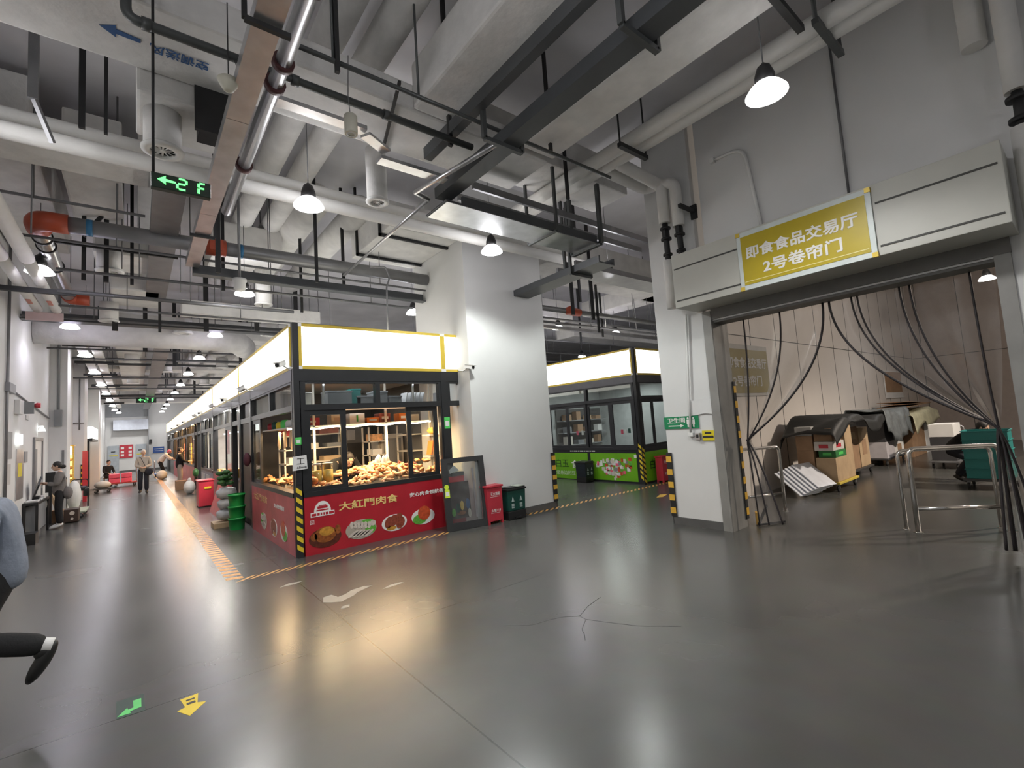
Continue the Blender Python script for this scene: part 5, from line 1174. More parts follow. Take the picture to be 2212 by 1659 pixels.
# roller shutter box and sign
t = thing('shutter_box', 'beige grey roller shutter housing over the storage opening', 'shutter housing', (6.4, 2, 3.24))
MB().box(6.10, 6.684, 0.325, 3.69, 3.245, 4.02).build('housing', sheet_metal, t, bevel=0.008)
for a, c in ((2.74, 3.66), (0.36, 1.27)):
    for z in (3.80, 3.335): MB().box(6.093, 6.101, a, c, z, z + .018).build('panel_groove', dark_gap, t)
t = thing('door_sign', 'mustard yellow sign with white characters on the roller shutter housing', 'sign', (6.09, 2.0, 3.25))
MB().box(6.065, 6.095, 1.295, 2.72, 3.24, 3.985).build('sign_frame', mat('pale_sign_border', (.62, .68, .66), .4), t)
MB().box(6.060, 6.066, 1.345, 2.67, 3.30, 3.925).build('sign_face', olive_gold, t)
b = MB()
for y in (1.29, 2.675):
    for z in (3.235, 3.94): b.box(6.055, 6.097, y, y + .05, z, z + .05)
b.build('corner_cap', gold, t)
MB().box(6.057, 6.061, 1.36, 2.66, 3.335, 3.345).build('sign_rule', mat('pale_yellow_rule', (.75, .68, .28), .5), t)
WL = Vector((0, -1, 0))
text('即食食品交易厅', (6.060, 2.02, 3.70), WL, EZ, 0.165, white_print, t, width=1.20, bold=0.02)
text('2号卷帘门', (6.060, 2.01, 3.475), WL, EZ, 0.165, white_print, t, width=0.84, bold=0.02)
b = MB(); b.tube([(6.46, 3.72, 3.36), (6.5, 3.78, 3.3)], 0.02, 8)
# same sign lettering on the partition inside
t = thing('door_sign', 'dim olive sign with grey characters on the partition, seen through the left curtain', 'sign', (9.9, 4.48, 1.9))
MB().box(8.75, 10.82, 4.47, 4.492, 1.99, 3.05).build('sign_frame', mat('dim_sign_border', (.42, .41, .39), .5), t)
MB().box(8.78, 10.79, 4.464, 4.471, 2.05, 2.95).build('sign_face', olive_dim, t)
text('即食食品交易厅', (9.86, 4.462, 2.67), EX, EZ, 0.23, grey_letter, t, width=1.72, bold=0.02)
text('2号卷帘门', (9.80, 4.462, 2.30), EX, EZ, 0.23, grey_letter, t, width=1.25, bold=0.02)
t = thing('door_sign', 'small brown framed notice low on the partition beyond the covered cartons', 'sign', (20.5, 4.48, 1.8))
MB().box(19.6, 21.8, 4.47, 4.49, 1.75, 2.7).build('sign_frame', paper, t); MB().box(19.68, 21.72, 4.462, 4.471, 1.95, 2.66).build('sign_face', card, t)
# signs on the pillar
t = thing('toilet_sign', 'green toilet sign with white characters and arrow on the door pillar', 'sign', (6.68, 4.15, 1.49))
MB().box(6.668, 6.676, 3.84, 4.438, 1.495, 1.685).build('sign_plate', sign_green, t)
text('卫生间', (6.668, 4.22, 1.625), WL, EZ, 0.085, white_print, t, width=0.31, bold=0.015)
b = MB(); b.poly([(6.668, 4.36, 1.548), (6.668, 4.36, 1.532), (6.668, 4.15, 1.532), (6.668, 4.15, 1.516), (6.668, 4.09, 1.541), (6.668, 4.15, 1.566), (6.668, 4.15, 1.548)], 0.003, (-1, 0, 0)); b.build('arrow', white_print, t)
b = MB()
for y in (4.015, 3.925):
    b.box(6.664, 6.668, y - .022, y + .022, 1.56, 1.63).box(6.664, 6.668, y - .012, y + .012, 1.515, 1.56); b.poly([(6.668, y + .016 * cos(a), 1.652 + .016 * sin(a)) for a in [2 * pi * i / 10 for i in range(10)]], .004, (-1, 0, 0))
b.build('figure_symbol', white_print, t)
t = thing('warning_plate', 'small yellow warning plate with black lettering strips on the door pillar', 'sign', (6.68, 3.70, 1.30))
MB().box(6.664, 6.672, 3.612, 3.80, 1.305, 1.455).build('sign_plate', yellow_sign, t)
MB().box(6.661, 6.664, 3.655, 3.755, 1.405, 1.43).box(6.661, 6.664, 3.625, 3.79, 1.345, 1.378).build('lettering_strip', black_print, t)
t = thing('paper_notice', 'creased handwritten paper notice taped above the toilet sign', 'notice', (6.68, 3.78, 1.7))
b = MB(); b.grid(lambda u, v: (6.664 - .012 * abs(sin(u * 5)) * v, 3.965 - .355 * u, 1.70 + .225 * v - .01 * sin(u * 7)), 10, 6); b.build('paper_sheet', paper, t)
t = thing('switch_box', 'small white switch box at the foot of the conduit under the toilet sign', 'switch', (6.66, 3.98, 1.36))
MB().box(6.63, 6.684, 3.935, 4.015, 1.37, 1.43).build('box_body', white_plastic, t, bevel=0.006)
t = thing('switch_box', 'grey key switch beside the yellow warning plate', 'switch', (6.66, 3.86, 1.33))
MB().box(6.63, 6.684, 3.825, 3.90, 1.32, 1.425).build('box_body', galv, t, bevel=0.006); MB().box(6.625, 6.63, 3.845, 3.88, 1.35, 1.40).build('switch_plate', black_plastic, t)
b = MB(); b.bent([(6.645, 3.86, 3.25), (6.645, 3.93, 2.2), (6.645, 3.975, 1.43)], 0.016, 0.2, 10)
solo('conduit', 'white conduit running down the door pillar over the toilet sign', 'conduit', white_plastic, b)
# ---------------- clear curtains in the opening
def curtain(label, y_in, y_out, y_tie, z_tie, y_f0, y_f1, seams, ph):
    t = thing('strip_curtain', label, 'curtain', (6.98, (y_in + y_out) / 2, 0), 'clear curtains of the roller opening')
    ztop = 3.05
    def fn(s, v):
        y0 = y_in + (y_out - y_in) * s
        tt = min(1, v / .62)
        if v <= .62:
            z = ztop + (z_tie + .06 * s - ztop) * tt; y = y0 + (y_tie - y0) * tt ** 2.1
            x = 6.98 + .05 * sin(s * 17 + ph) * (.35 + .65 * tt) + .06 * tt
        else:
            q = (v - .62) / .38
            z = z_tie + .06 * s - (z_tie - .05) * q; yf = y_f0 + (y_f1 - y_f0) * s; y = y_tie + (yf - y_tie) * q ** .7
            x = 7.04 + .05 * sin(s * 17 + ph) + .04 * sin(s * 9) * q
        return (x, y, z)
    b = MB(); b.grid(fn, 46, 44); b.build('curtain_sheet', pvc, t)
    for s in seams:
        b = MB(); pts = [Vector(fn(s, k / 40)) for k in range(41)]
        for p in pts: p.x -= .008
        b.tube(pts, 0.0115 if s < 1 else 0.014, 6); b.build('curtain_seam', seam_m, t)
    b = MB(); b.tube([fn(0, .62), fn(.5, .62), fn(1, .62)], .014, 8); b.build('tie_band', seam_m, t)
    return t
curtain('clear plastic curtain with dark seams tied to the left jamb of the roller opening', 3.44, 2.12, 3.30, 1.22, 3.36, 2.93, (0.22, 0.6, 1.0), 0)
curtain('clear plastic curtain with dark seams swept down to the right jamb of the roller opening', 0.56, 2.05, 0.70, 1.33, 0.45, 0.78, (0.12, 0.46, 0.52, 0.80, 0.84, 1.0), 1.3)
# ---------------- stainless guard rails
def u_rail(a, c, h, r, label, low=True, hb=0.30):
    t = thing('guard_rail', label, 'guard rail', ((a[0] + c[0]) / 2, (a[1] + c[1]) / 2, 0))
    MB().bent([(*a, 0), (*a, h), (*c, h), (*c, 0)], r, .09, 14).build('rail_hoop', steel_pol, t)
    if low: MB().tube([(*a, hb), (*c, hb)], r * .85, 12).build('lower_bar', steel_pol, t)
    b = MB()
    for p in (a, c): b.lathe([(r * 1.8, 0), (r * 1.8, .008)], (*p, 0), 14)
    b.build('floor_flange', steel_pol, t)
    return t
u_rail((7.92, 1.66), (8.55, 0.88), 1.07, 0.031, 'front polished steel hoop rail at the right of the roller opening')
u_rail((8.02, 1.80), (8.70, 0.98), 1.04, 0.022, 'rear polished steel hoop rail close behind the front one on the right', low=False)
u_rail((8.42, 3.46), (7.72, 3.80), 1.07, 0.026, 'front polished steel hoop rail beside the left curtain')
u_rail((8.62, 3.54), (7.95, 3.90), 1.05, 0.022, 'rear polished steel hoop rail beside the leaning white panels', low=False)
# ---------------- storage room goods
for i in range(6):
    pr_ = Vector((.95, -.30, .03)).normalized(); pu = Vector((.22, .70, .56)); pn = pr_.cross(pu).normalized(); pu = pn.cross(pr_)
    b = MB(); b.rbox(Vector((9.72, 3.69, .02)) + pr_ * (.24 + .075 * i) + pu * .33 + pn * (.03 * i + .012), (.50, .64, .016), Matrix((pr_, pu, pn)).transposed())
    solo('white_panel', ('undermost', 'second from the bottom', 'third from the bottom', 'fourth from the bottom', 'second from the top', 'topmost')[i] + ' white panel of the slanting stack by the polished rails', 'panel', mat('cool_white_panel', (.70, .73, .80), .4), b, 'white panels by the wall')
def carton(x0, x1, y0, y1, z0, z1, m, label, tape=None, group='cartons on the carts'):
    t = thing('carton', label, 'carton', ((x0 + x1) / 2, (y0 + y1) / 2, z0), group)
    MB().box(x0, x1, y0, y1, z0, z1).build('carton_body', m, t, bevel=0.006)
    if tape: MB().box(x0 + (x1 - x0) * .28, x1 - (x1 - x0) * .28, y0 - .003, y0, z0 + (z1 - z0) * .3, z1 - (z1 - z0) * .3).box(x0 - .003, x0, y0 + (y1 - y0) * .25, y1 - (y1 - y0) * .25, z0 + (z1 - z0) * .3, z1 - (z1 - z0) * .3).build('carton_label', tape, t)
    return t
def cart(x0, x1, y0, y1, m, label, handle=None):
    t = thing('platform_cart', label, 'cart', ((x0 + x1) / 2, (y0 + y1) / 2, 0))
    MB().box(x0, x1, y0, y1, .15, .19).build('cart_deck', m, t, bevel=.006)
    for x in (x0 + .1, x1 - .1):
        for y in (y0 + .06, y1 - .06):
            MB().lathe([(.055, -.018), (.06, 0), (.055, .018)], (x, y, .06), 14, (0, 1, 0)).build('caster', rubber, t)
            MB().box(x - .02, x + .02, y - .025, y + .025, .06, .15).build('caster_fork', galv_dull, t)
    if handle is not None:
        xh = x0 + .02 if handle < 0 else x1 - .02
        MB().bent([(xh, y0 + .03, .19), (xh, y0 + .03, .95), (xh, y1 - .03, .95), (xh, y1 - .03, .19)], .015, .07, 10).build('push_handle', galv, t)
    return t
cart(10.62, 11.80, 3.32, 4.05, mat('yellow_cart_deck', (.62, .48, .08), .5), 'yellow platform cart under the first stack of cartons')
carton(10.65, 11.2, 3.72, 4.03, .195, .80, card, 'brown carton at the lower left of the yellow cart', None)
carton(10.65, 11.2, 3.72, 4.03, .803, 1.10, card, 'brown carton in the middle of the left column on the yellow cart', None)
carton(10.65, 11.2, 3.72, 4.03, 1.103, 1.28, mat('grey_white_carton', (.42, .42, .41), .7), 'grey white carton at the top left of the yellow cart under the tarpaulin', None)
carton(10.65, 11.3, 3.35, 3.70, .195, .66, card_lt, 'big tan carton at the lower right of the yellow cart', None)
carton(10.72, 11.3, 3.36, 3.66, .663, .80, mat('green_carton', (.03, .18, .05), .6), 'green flat carton on the big tan one', lime_green)
carton(10.62, 11.25, 3.36, 3.69, .803, .98, mat('red_white_carton', (.58, .55, .52), .6), 'white and red fruit carton on the green one', red_plastic)
carton(10.68, 11.2, 3.38, 3.70, .983, 1.24, card, 'brown carton above the white and red fruit carton', None)
carton(11.33, 11.75, 3.36, 3.95, .195, 1.30, card_lt, 'tall tan carton at the right end of the yellow cart', None)
cart(12.5, 14.0, 3.6, 4.3, mat('dark_cart_deck', (.05, .05, .05), .5), 'dark platform cart behind the yellow one')
carton(12.55, 13.2, 3.65, 4.25, .195, .75, card, 'lower brown carton on the dark cart', None)
carton(12.55, 13.2, 3.65, 4.25, .753, 1.15, card, 'upper brown carton on the dark cart', card_lt)
carton(13.25, 13.95, 3.65, 4.25, .195, 1.10, card_lt, 'tall tan carton on the dark cart', card)
carton(12.6, 13.2, 3.65, 4.2, 1.153, 1.38, sack_m, 'grey wrapped carton on top of the dark cart', paper)
def drape(fn, name, m, label, cat, nu=36, nv=20):
    b = MB(); b.grid(fn, nu, nv); o = solo(name, label, cat, m, b); md = o.modifiers.new('thick', 'SOLIDIFY'); md.thickness = .012; return o
def tarp_fn(x0, x1, y0, y1, zt, drop, seed, left=0.0):
    def fn(u, v):
        x = x0 + (x1 - x0) * u; e = v * 2 - 1
        edge = max(0, abs(e) - .55) / .45
        y = (y0 + y1) / 2 + (y1 - y0) / 2 * (min(1, abs(e) / .55)) * (1 if e > 0 else -1) + (-.05 if e < 0 else .03) * edge
        z = zt + .07 * sin(u * 5 + seed) + .035 * sin(u * 13 + v * 5 + seed) + .03 * sin(u * 23 + v * 11 + seed * 3) - edge * (drop + .10 * sin(u * 9 + seed * 2)) - left * max(0, .18 - u) / .18
        if u < .06: x += .0
        return (x, y + .02 * sin(u * 21 + seed), z)
    return fn
drape(tarp_fn(10.52, 13.9, 3.29, 4.25, 1.39, 0.17, 0.6, .30), 'tarpaulin', tarp, 'black tarpaulin draped over the cartons on the yellow cart', 'tarpaulin')
drape(tarp_fn(15.0, 17.3, 3.5, 4.38, 1.44, 0.72, 2.2), 'plastic_sheet', grey_film, 'grey plastic film draped over white cartons behind the black tarpaulin', 'plastic sheet')
drape(tarp_fn(17.2, 20.6, 3.4, 4.38, 1.30, 0.42, 4.1), 'plastic_sheet', yellow_film, 'pale yellow plastic sack spread over cartons deep in the storage room', 'plastic sheet')
cart(15.2, 17.0, 3.6, 4.3, mat('dark_cart_deck', (.05, .05, .05), .5), 'dark cart under the film covered white cartons')
carton(15.25, 16.0, 3.62, 4.25, .195, .62, mat('white_pink_carton', (.55, .53, .56), .6), 'left white carton under the grey film', None); carton(16.02, 16.95, 3.62, 4.25, .195, .62, paper, 'right white carton under the grey film', card)
carton(15.25, 16.0, 3.62, 4.25, .623, 1.35, mat('dark_carton', (.05, .05, .055), .6), 'dark carton under the grey film', None); carton(16.1, 16.9, 3.62, 4.25, .623, 1.3, paper, 'tall white carton under the grey film', None)
carton(17.6, 19.2, 3.55, 4.3, 0, 1.18, card, 'large brown carton under the pale yellow sack', None); carton(19.25, 20.3, 3.55, 4.3, 0, 1.15, paper, 'white printed carton right of the large brown one', None)
for i in range(3):
    b = MB(); b.rbox((18.9, 3.9, 1.50 + .035 * i), (3.0 - .3 * i, .8, .015), Matrix.Rotation(.03 * i - .02, 3, 'Y')); solo('flat_cardboard', ('lowest', 'middle', 'top')[i] + ' flattened cardboard sheet lying over the yellow sack', 'cardboard', card, b, 'flattened cardboard')
cart(14.9, 16.2, 2.2, 2.75, galv_dull, 'metal hand trolley with a white box beside the crouching person', handle=1)
t = carton(15.0, 15.9, 2.25, 2.7, .75, 1.05, paper, 'white box on the metal hand trolley', None)
carton(15.0, 15.8, 2.25, 2.7, .195, .74, mat('dark_carton', (.05, .05, .055), .6), 'dark case under the white box on the hand trolley', None)
cart(11.9, 12.6, 1.05, 1.75, mat('dark_cart_deck', (.05, .05, .05), .5), 'dark dolly under the teal crates')
for i in range(5):
    t = thing('crate', ('lowest', 'second', 'third', 'fourth', 'top')[i] + ' teal plastic crate of the stack behind the right curtain', 'crate', (12.25, 1.4, .2 + .17 * i), 'teal crates')
    z = .195 + .172 * i; b = MB()
    b.box(11.95, 12.55, 1.1, 1.7, z, z + .012)
    for (a0, a1, c0, c1) in ((11.95, 12.55, 1.1, 1.112), (11.95, 12.55, 1.688, 1.7), (11.95, 11.962, 1.112, 1.688), (12.538, 12.55, 1.112, 1.688)): b.box(a0, a1, c0, c1, z + .012, z + .155)
    b.build('crate_body', teal_crate, t); MB().box(11.935, 12.565, 1.085, 1.1, z + .155, z + .17).box(11.935, 12.565, 1.7, 1.715, z + .155, z + .17).box(11.935, 11.95, 1.1, 1.7, z + .155, z + .17).box(12.55, 12.565, 1.1, 1.7, z + .155, z + .17).build('crate_rim', teal_crate, t)
# ---------------- floor markings
b = MB(); x = 0.98
while x < 10.4:
    if not (4.0 < x < 4.9): b.poly([(x, 7.00, .0012), (x + .07, 7.00, .0012), (x + .27, 7.15, .0012), (x + .20, 7.15, .0012)], .001, (0, 0, -1))
    x += .142
solo('floor_marking', 'orange hatched line on the floor in front of the meat stall', 'floor marking', hatch_m, b)
b = MB(); y = 7.2
while y < 44:
    b.poly([(0.90, y, .0012), (0.90, y + .11, .0012), (1.09, y + .05, .0012), (1.09, y - .06, .0012)], .001, (0, 0, -1)); y += .19
solo('floor_marking', 'orange hatched line running down the aisle beside the stalls', 'floor marking', hatch_m, b)
t = thing('floor_sticker', 'dark green floor sticker with a bright green turning arrow', 'floor sticker', (-0.03, 4.36, 0))
MB().poly([(-.107, 4.503, .0015), (.044, 4.503, .0015), (.05, 4.215, .0015), (-.10, 4.22, .0015)], .0015, (0, 0, -1)).build('sticker_sheet', mat('dark_green_sticker', (0.02, 0.05, 0.035), .4), t)
MB().poly([(-.015, 4.43, .0025), (.03, 4.43, .0025), (.03, 4.29, .0025), (-.03, 4.275, .0025), (-.025, 4.245, .0025), (-.095, 4.25, .0025), (-.045, 4.345, .0025), (-.04, 4.31, .0025), (-.012, 4.318, .0025)], .0015, (0, 0, -1)).build('arrow', mat('bright_green_arrow', (.12, .62, .16), .4), t)
t = thing('floor_sticker', 'yellow arrow floor sticker beside the floor joint', 'floor sticker', (0.3, 4.1, 0))
MB().poly([(.24, 4.19, .0015), (.345, 4.20, .0015), (.33, 4.06, .0015), (.375, 4.03, .0015), (.275, 3.905, .0015), (.215, 4.03, .0015), (.26, 4.05, .0015)], .0015, (0, 0, -1)).build('sticker_sheet', yellow_tape, t)
MB().box(.27, .32, 4.13, 4.15, .0016, .0026).box(.27, .32, 4.07, 4.10, .0016, .0026).build('sticker_print', black_print, t)
b = MB(); b.poly([(8.55, 6.05, .0012), (8.9, 6.2, .0012), (9.05, 6.1, .0012), (8.7, 5.98, .0012)], .001, (0, 0, -1))
solo('floor_sticker', 'small worn yellow patch on the floor left of the pillar guard', 'floor sticker', yellow_rub, b)
# ================================================================ STALL ROW FLOOR ITEMS
for i in range(3):
    t = thing('basket', ('bottom', 'middle', 'top')[i] + ' green plastic basket stacked by the meat stall door', 'basket', (1.58, 11.15, .24 * i), 'green baskets')
    MB().lathe([(.13, 0), (.15, .20), (.158, .20), (.158, .235), (.15, .235)], (1.60, 11.15, .235 * i + .002), 20, caps=False).build('basket_wall', green_crate, t)
    MB().lathe([(.13, 0), (.13, .01)], (1.60, 11.15, .235 * i + .002), 20).build('basket_base', green_crate, t)
b = MB(); b.box(1.25, 1.8, 11.6, 12.1, 0, .10); solo('cardboard_tray', 'low cardboard tray under the silver sacks beside the green baskets', 'tray', card_lt, b, bevel=.004)
for i, z in enumerate((.11, .33, .55)):
    b = MB(); b.ell((1.52 + .02 * (i % 2), 11.9, z + .13), (.20, .22, .13), 16, 10)
    for v in b.bm.verts: v.co += Vector((.015 * sin(v.co.z * 60), .015 * sin(v.co.x * 50), .01 * sin(v.co.y * 55)))
    solo('silver_sack', ('bottom', 'middle', 'top')[i] + ' silver grey sack stacked before the second stall door', 'sack', sack_m, b, 'silver sacks')
b = MB()
for i in range(10): b.ell((1.5 + .1 * sin(i * 2.1), 11.9 + .12 * cos(i * 1.7), .86 + .03 * i), (.08, .08, .05), 10, 6)
tag(b.build('leafy_vegetables', greens), 'heap of leafy greens on the silver sacks', 'vegetables', kind='stuff')
b = MB(); b.rbox((1.62, 14.0, .37), (.02, 1.5, .78), Matrix.Rotation(.30, 3, 'Y')); solo('display_board', 'faded pink board leaning against the second stall counter', 'board', pink_banner, b)
t = thing('extinguisher_cabinet', 'red cabinet standing beside the leaning pink board in the aisle', 'extinguisher cabinet', (1.55, 16.3, 0)); MB().box(1.36, 1.72, 15.9, 16.5, .03, .72).box(1.34, 1.74, 15.88, 16.52, .72, .75).build('cabinet_body', red_plastic, t, bevel=.006); MB().box(1.5, 1.66, 15.885, 15.9, .5, .56).build('cabinet_label', yellow_tape, t)
b = MB(); b.ell((1.52, 20.9, .24), (.18, .22, .25), 16, 10); b.ell((1.52, 20.9, .5), (.06, .07, .08), 10, 6); solo('sack', 'white sack slumped before the dark doorway of the third stall', 'sack', white_sack, b)
b = MB(); b.box(1.25, 1.6, 23.3, 23.9, 0, .35); solo('carton', 'brown carton on the floor at the feet of the person in black', 'carton', card, b)
b = MB(); b.ell((1.745, 21.3, .72), (.10, .16, .16), 12, 8); solo('plastic_bag', 'small green bag hanging at the third stall doorway', 'bag', greens, b)
cart(0.85, 1.35, 35.2, 36.4, blue_sign, 'blue trolley with handle near the far end of the stall row', handle=-1)
b = MB(); b.ell((1.1, 32.2, .25), (.25, .35, .25), 14, 8); solo('sack', 'pale round sack beside the worker in white', 'sack', white_sack, b)
b = MB(); b.ell((1.775, 11.0, 1.38), (.07, .09, .14), 12, 8); solo('apron_bag', 'dark maroon bag hanging on the meat stall door post', 'bag', mat('maroon_cloth', (.06, .012, .025), .8), b)
b = MB(); Fk = Facade(1.84, 17.2, (0, 1, 0), (-1, 0, 0)); 
for k in range(2): b.box(1.832, 1.838, 18.0 + k * 1.3, 18.9 + k * 1.3, .2, .75)
solo('counter_poster', 'two pale posters on the grey blue counter of the third stall', 'poster', grey_letter, b)
t = thing('corner_guard', 'far striped black and yellow guard on a stall post by the worker in white', 'corner guard', (1.85, 31.4, 0)); MB().box(1.80, 1.838, 31.3, 31.6, 0, 1.0).build('guard_body', rubber, t); b = MB(); guard_stripes(Facade(1.80, 31.3, (0, 1, 0), (-1, 0, 0)), b, 0, .3, .002, .02, .95, 7); b.build('guard_stripe', yellow_tape, t)
# ================================================================ LEFT WALL ITEMS
b = MB(); b.bent([(-1.81, 12.25, 0.4), (-1.81, 12.25, 2.75), (-1.81, 12.25, 6.5)], .022, .05, 10)
solo('conduit', 'grey vertical conduit at the left edge of the view on the left wall', 'conduit', galv_dull, b)
b = MB(); b.tube([(-1.815, 12.35, 3.02), (-1.815, 17.6, 2.72)], .018, 8)
solo('conduit', 'grey conduit slanting along the left wall from a junction box to the pier', 'conduit', galv_dull, b)
solo('junction_box', 'grey junction box at the head of the slanting wall conduit', 'junction box', galv_dull, MB().box(-1.84, -1.77, 12.2, 12.75, 2.93, 3.1), bevel=.006)
t = thing('fire_alarm', 'white alarm box with a red bell on a bracket on the left wall', 'alarm', (-1.8, 13.4, 2.55)); MB().box(-1.84, -1.76, 13.1, 13.5, 2.58, 2.86).build('alarm_box', white_plastic, t, bevel=.008); MB().box(-1.76, -1.62, 13.52, 13.6, 2.60, 2.84).build('alarm_bracket', grey_paint, t); MB().lathe([(.03, -.05), (.06, 0), (.05, .05)], (-1.58, 13.6, 2.77), 14, (1, 0, 0)).build('alarm_bell', red_plastic, t)
b = MB(); b.box(-1.84, -1.79, 13.25, 13.72, 1.98, 2.2); solo('exit_sign', 'glowing white exit light box on the left wall', 'lit sign', sign_lit_w, b, bevel=.02)
b = MB(); b.lathe([(.07, 0), (.05, .06), (.03, .10)], (-1.76, 15.9, 2.32), 14); b.box(-1.84, -1.74, 15.86, 15.94, 2.42, 2.45); solo('emergency_light', 'small lit emergency lamp above the left wall door', 'lamp', sign_lit_w, b)
for (y0, y1, z0, z1, m, lab) in ((12.42, 12.9, 1.72, 2.22, grey_paint, 'grey framed notice on the left wall beside the exit light box'), (12.45, 12.8, 1.25, 1.62, grey_letter, 'pale notice under the grey framed one'), (13.35, 14.1, 0.9, 1.9, galv, 'grey cabinet door with stickers below the exit light box'), (14.2, 14.55, 1.62, 1.85, grey_paint, 'small dark notice right of the grey cabinet door'), (14.3, 14.6, 2.53, 2.63, grey_letter, 'small grey socket plate high on the left wall')):
    solo('wall_notice', lab, 'notice', m, MB().box(-1.84, -1.825, y0, y1, z0, z1))
solo('wall_notice', 'yellow and red sticker on the grey cabinet door', 'sticker', yellow_sign, MB().box(-1.825, -1.822, 13.5, 13.9, 1.35, 1.62))
b = MB(); b.tube([(-1.66, 17.78, 2.9), (-1.66, 17.78, 6.5)], .03, 8); solo('conduit', 'grey conduit dropping down the first pier of the left wall', 'conduit', grey_paint, b)
solo('junction_box', 'tall grey box at the foot of the pier conduit', 'junction box', grey_paint, MB().box(-1.74, -1.58, 17.72, 17.8, 2.5, 2.95), bevel=.006)
solo('wall_plate', 'narrow grey plate lower on the first pier', 'plate', galv_dull, MB().box(-1.58, -1.53, 17.785, 17.8, 1.35, 1.85))
block_guard('black and amber guard low on the first pier of the left wall', -1.49, 17.79, -0.10, 0.10, .55, 1.10, 3)
b = MB(); b.tube([(-1.66, 23.97, 2.6), (-1.66, 23.97, 4.6)], .02, 8).tube([(-1.83, 23.97, 2.85), (-1.52, 23.97, 2.85)], .015, 8); solo('conduit', 'thin conduit cross on the second pier of the left wall', 'conduit', galv_dull, b)
# black table with papers and a tilted tablet
t = thing('table', 'black topped narrow table against the left wall holding papers', 'table', (-1.72, 14.9, 0))
MB().box(-1.835, -1.60, 14.1, 15.75, .72, .77).build('table_top', black_plastic, t)
for x, y in ((-1.82, 14.15), (-1.63, 14.15), (-1.82, 15.7), (-1.63, 15.7)): MB().box(x - .015, x + .03, y - .02, y + .02, 0, .72).build('leg', black_plastic, t)
MB().box(-1.80, -1.64, 14.25, 15.6, .15, .70).build('modesty_panel', grey_paint, t)
for i, (y, z) in enumerate(((14.3, .771), (14.75, .771), (15.2, .771), (15.2, .80))):
    solo('paper_stack', ORD[i] + ' stack of white papers on the black table from the near end', 'papers', paper, MB().box(-1.82, -1.63, y, y + .32, z, z + .028))
b = MB(); b.rbox((-1.70, 14.75, 1.02), (.03, .36, .42), Matrix.Rotation(.5, 3, 'X') @ Matrix.Rotation(.3, 3, 'Y')); b.box(-1.76, -1.66, 14.7, 14.95, .80, .86); solo('tablet_stand', 'tilted black tablet stand on the narrow table', 'tablet', black_plastic, b)
b = MB(); b.ell((-1.66, 15.72, .60), (.05, .06, .16), 10, 8); solo('plastic_bag', 'white plastic bag hanging from the far end of the black table', 'bag', white_sack, b)
b = MB(); b.box(-1.80, -1.55, 13.4, 13.8, .0, .22); solo('storage_box', 'dark box on the floor before the black table', 'box', black_plastic, b)
b = MB(); b.box(-1.78, -1.60, 16.75, 16.8, .8, 1.30).box(-1.72, -1.66, 16.76, 16.79, 0, .8); solo('display_screen', 'dark upright screen behind the woman', 'screen', black_plastic, b)
b = MB(); b.rbox((-1.60, 17.0, .40), (.05, .3, .8), Matrix.Rotation(-.25, 3, 'Y')); solo('folded_cardboard', 'folded cardboard leaning against the first pier', 'cardboard', card_lt, b)
b = MB(); b.box(-1.70, -1.48, 17.1, 17.4, 0, .3); solo('carton', 'brown carton on the floor at the first pier behind the woman', 'carton', card, b)
t = cart(-1.43, -1.05, 17.3, 18.6, mat('pale_green_deck', (.38, .42, .33), .5), 'platform trolley with pale deck behind the woman', handle=None)
MB().bent([(-1.44, 18.55, .19), (-1.44, 18.55, .98), (-1.08, 18.55, .98), (-1.08, 18.55, .19)], .016, .08, 10).build('push_handle', strut, t)
MB().bent([(-1.40, 18.54, .5), (-1.40, 18.54, .72), (-1.12, 18.54, .72), (-1.12, 18.54, .5)], .07, .03, 8).build('handle_bag', black_plastic, t)
b = MB(); b.ell((-1.33, 17.9, .58), (.15, .32, .42), 14, 10); solo('sack', 'tall white sack standing on the platform trolley', 'sack', white_sack, b)
t = thing('wheeled_case', 'small dark box with round white speakers on the floor beside the woman', 'speaker box', (-1.28, 16.6, 0)); MB().box(-1.42, -1.14, 16.5, 16.95, .02, .34).build('case_body', mat('dark_brown_case', (.05, .03, .022), .5), t, bevel=.02); MB().lathe([(.05, 0), (.05, .01)], (-1.26, 16.495, .24), 14, (0, 1, 0)).lathe([(.03, 0), (.03, .01)], (-1.26, 16.495, .10), 12, (0, 1, 0)).build('speaker_cone', dish_pale, t)
t = thing('heated_cabinet', 'glowing yellow food display cabinet by the second left pier', 'food cabinet', (-1.72, 21.9, 0)); MB().box(-1.83, -1.62, 21.4, 22.2, 0, .9).box(-1.83, -1.62, 21.4, 22.2, 1.98, 2.02).box(-1.64, -1.60, 21.38, 21.44, 0, 2.0).build('cabinet_frame', amber_food, t)
MB().box(-1.80, -1.66, 21.42, 21.5, 1.70, 1.97).build('lit_header', strip_warm, t)
MB().box(-1.80, -1.64, 21.9, 22.0, .9, 1.7).build('cabinet_back', mat('glowing_yellow_panel', (.75, .55, .15), .5, emit=2.2, ecol=(1, .62, .16)), t)
for i in range(3): MB().ell((-1.72, 21.7, 1.0 + .27 * i), (.08, .12, .06), 12, 8).build('displayed_food', dish_amber, t)
b = MB(); b.box(-1.50, -1.35, 22.95, 23.02, .6, 1.80); b.box(-1.48, -1.37, 22.9, 23.1, 0, .6); solo('roll_up_banner', 'tall narrow red banner standing near the second left pier', 'banner', red_plastic, b)
block_guard('black and amber guard beside the tall red banner', -1.53, 23.98, -0.08, 0.1, .5, 1.3, 4)
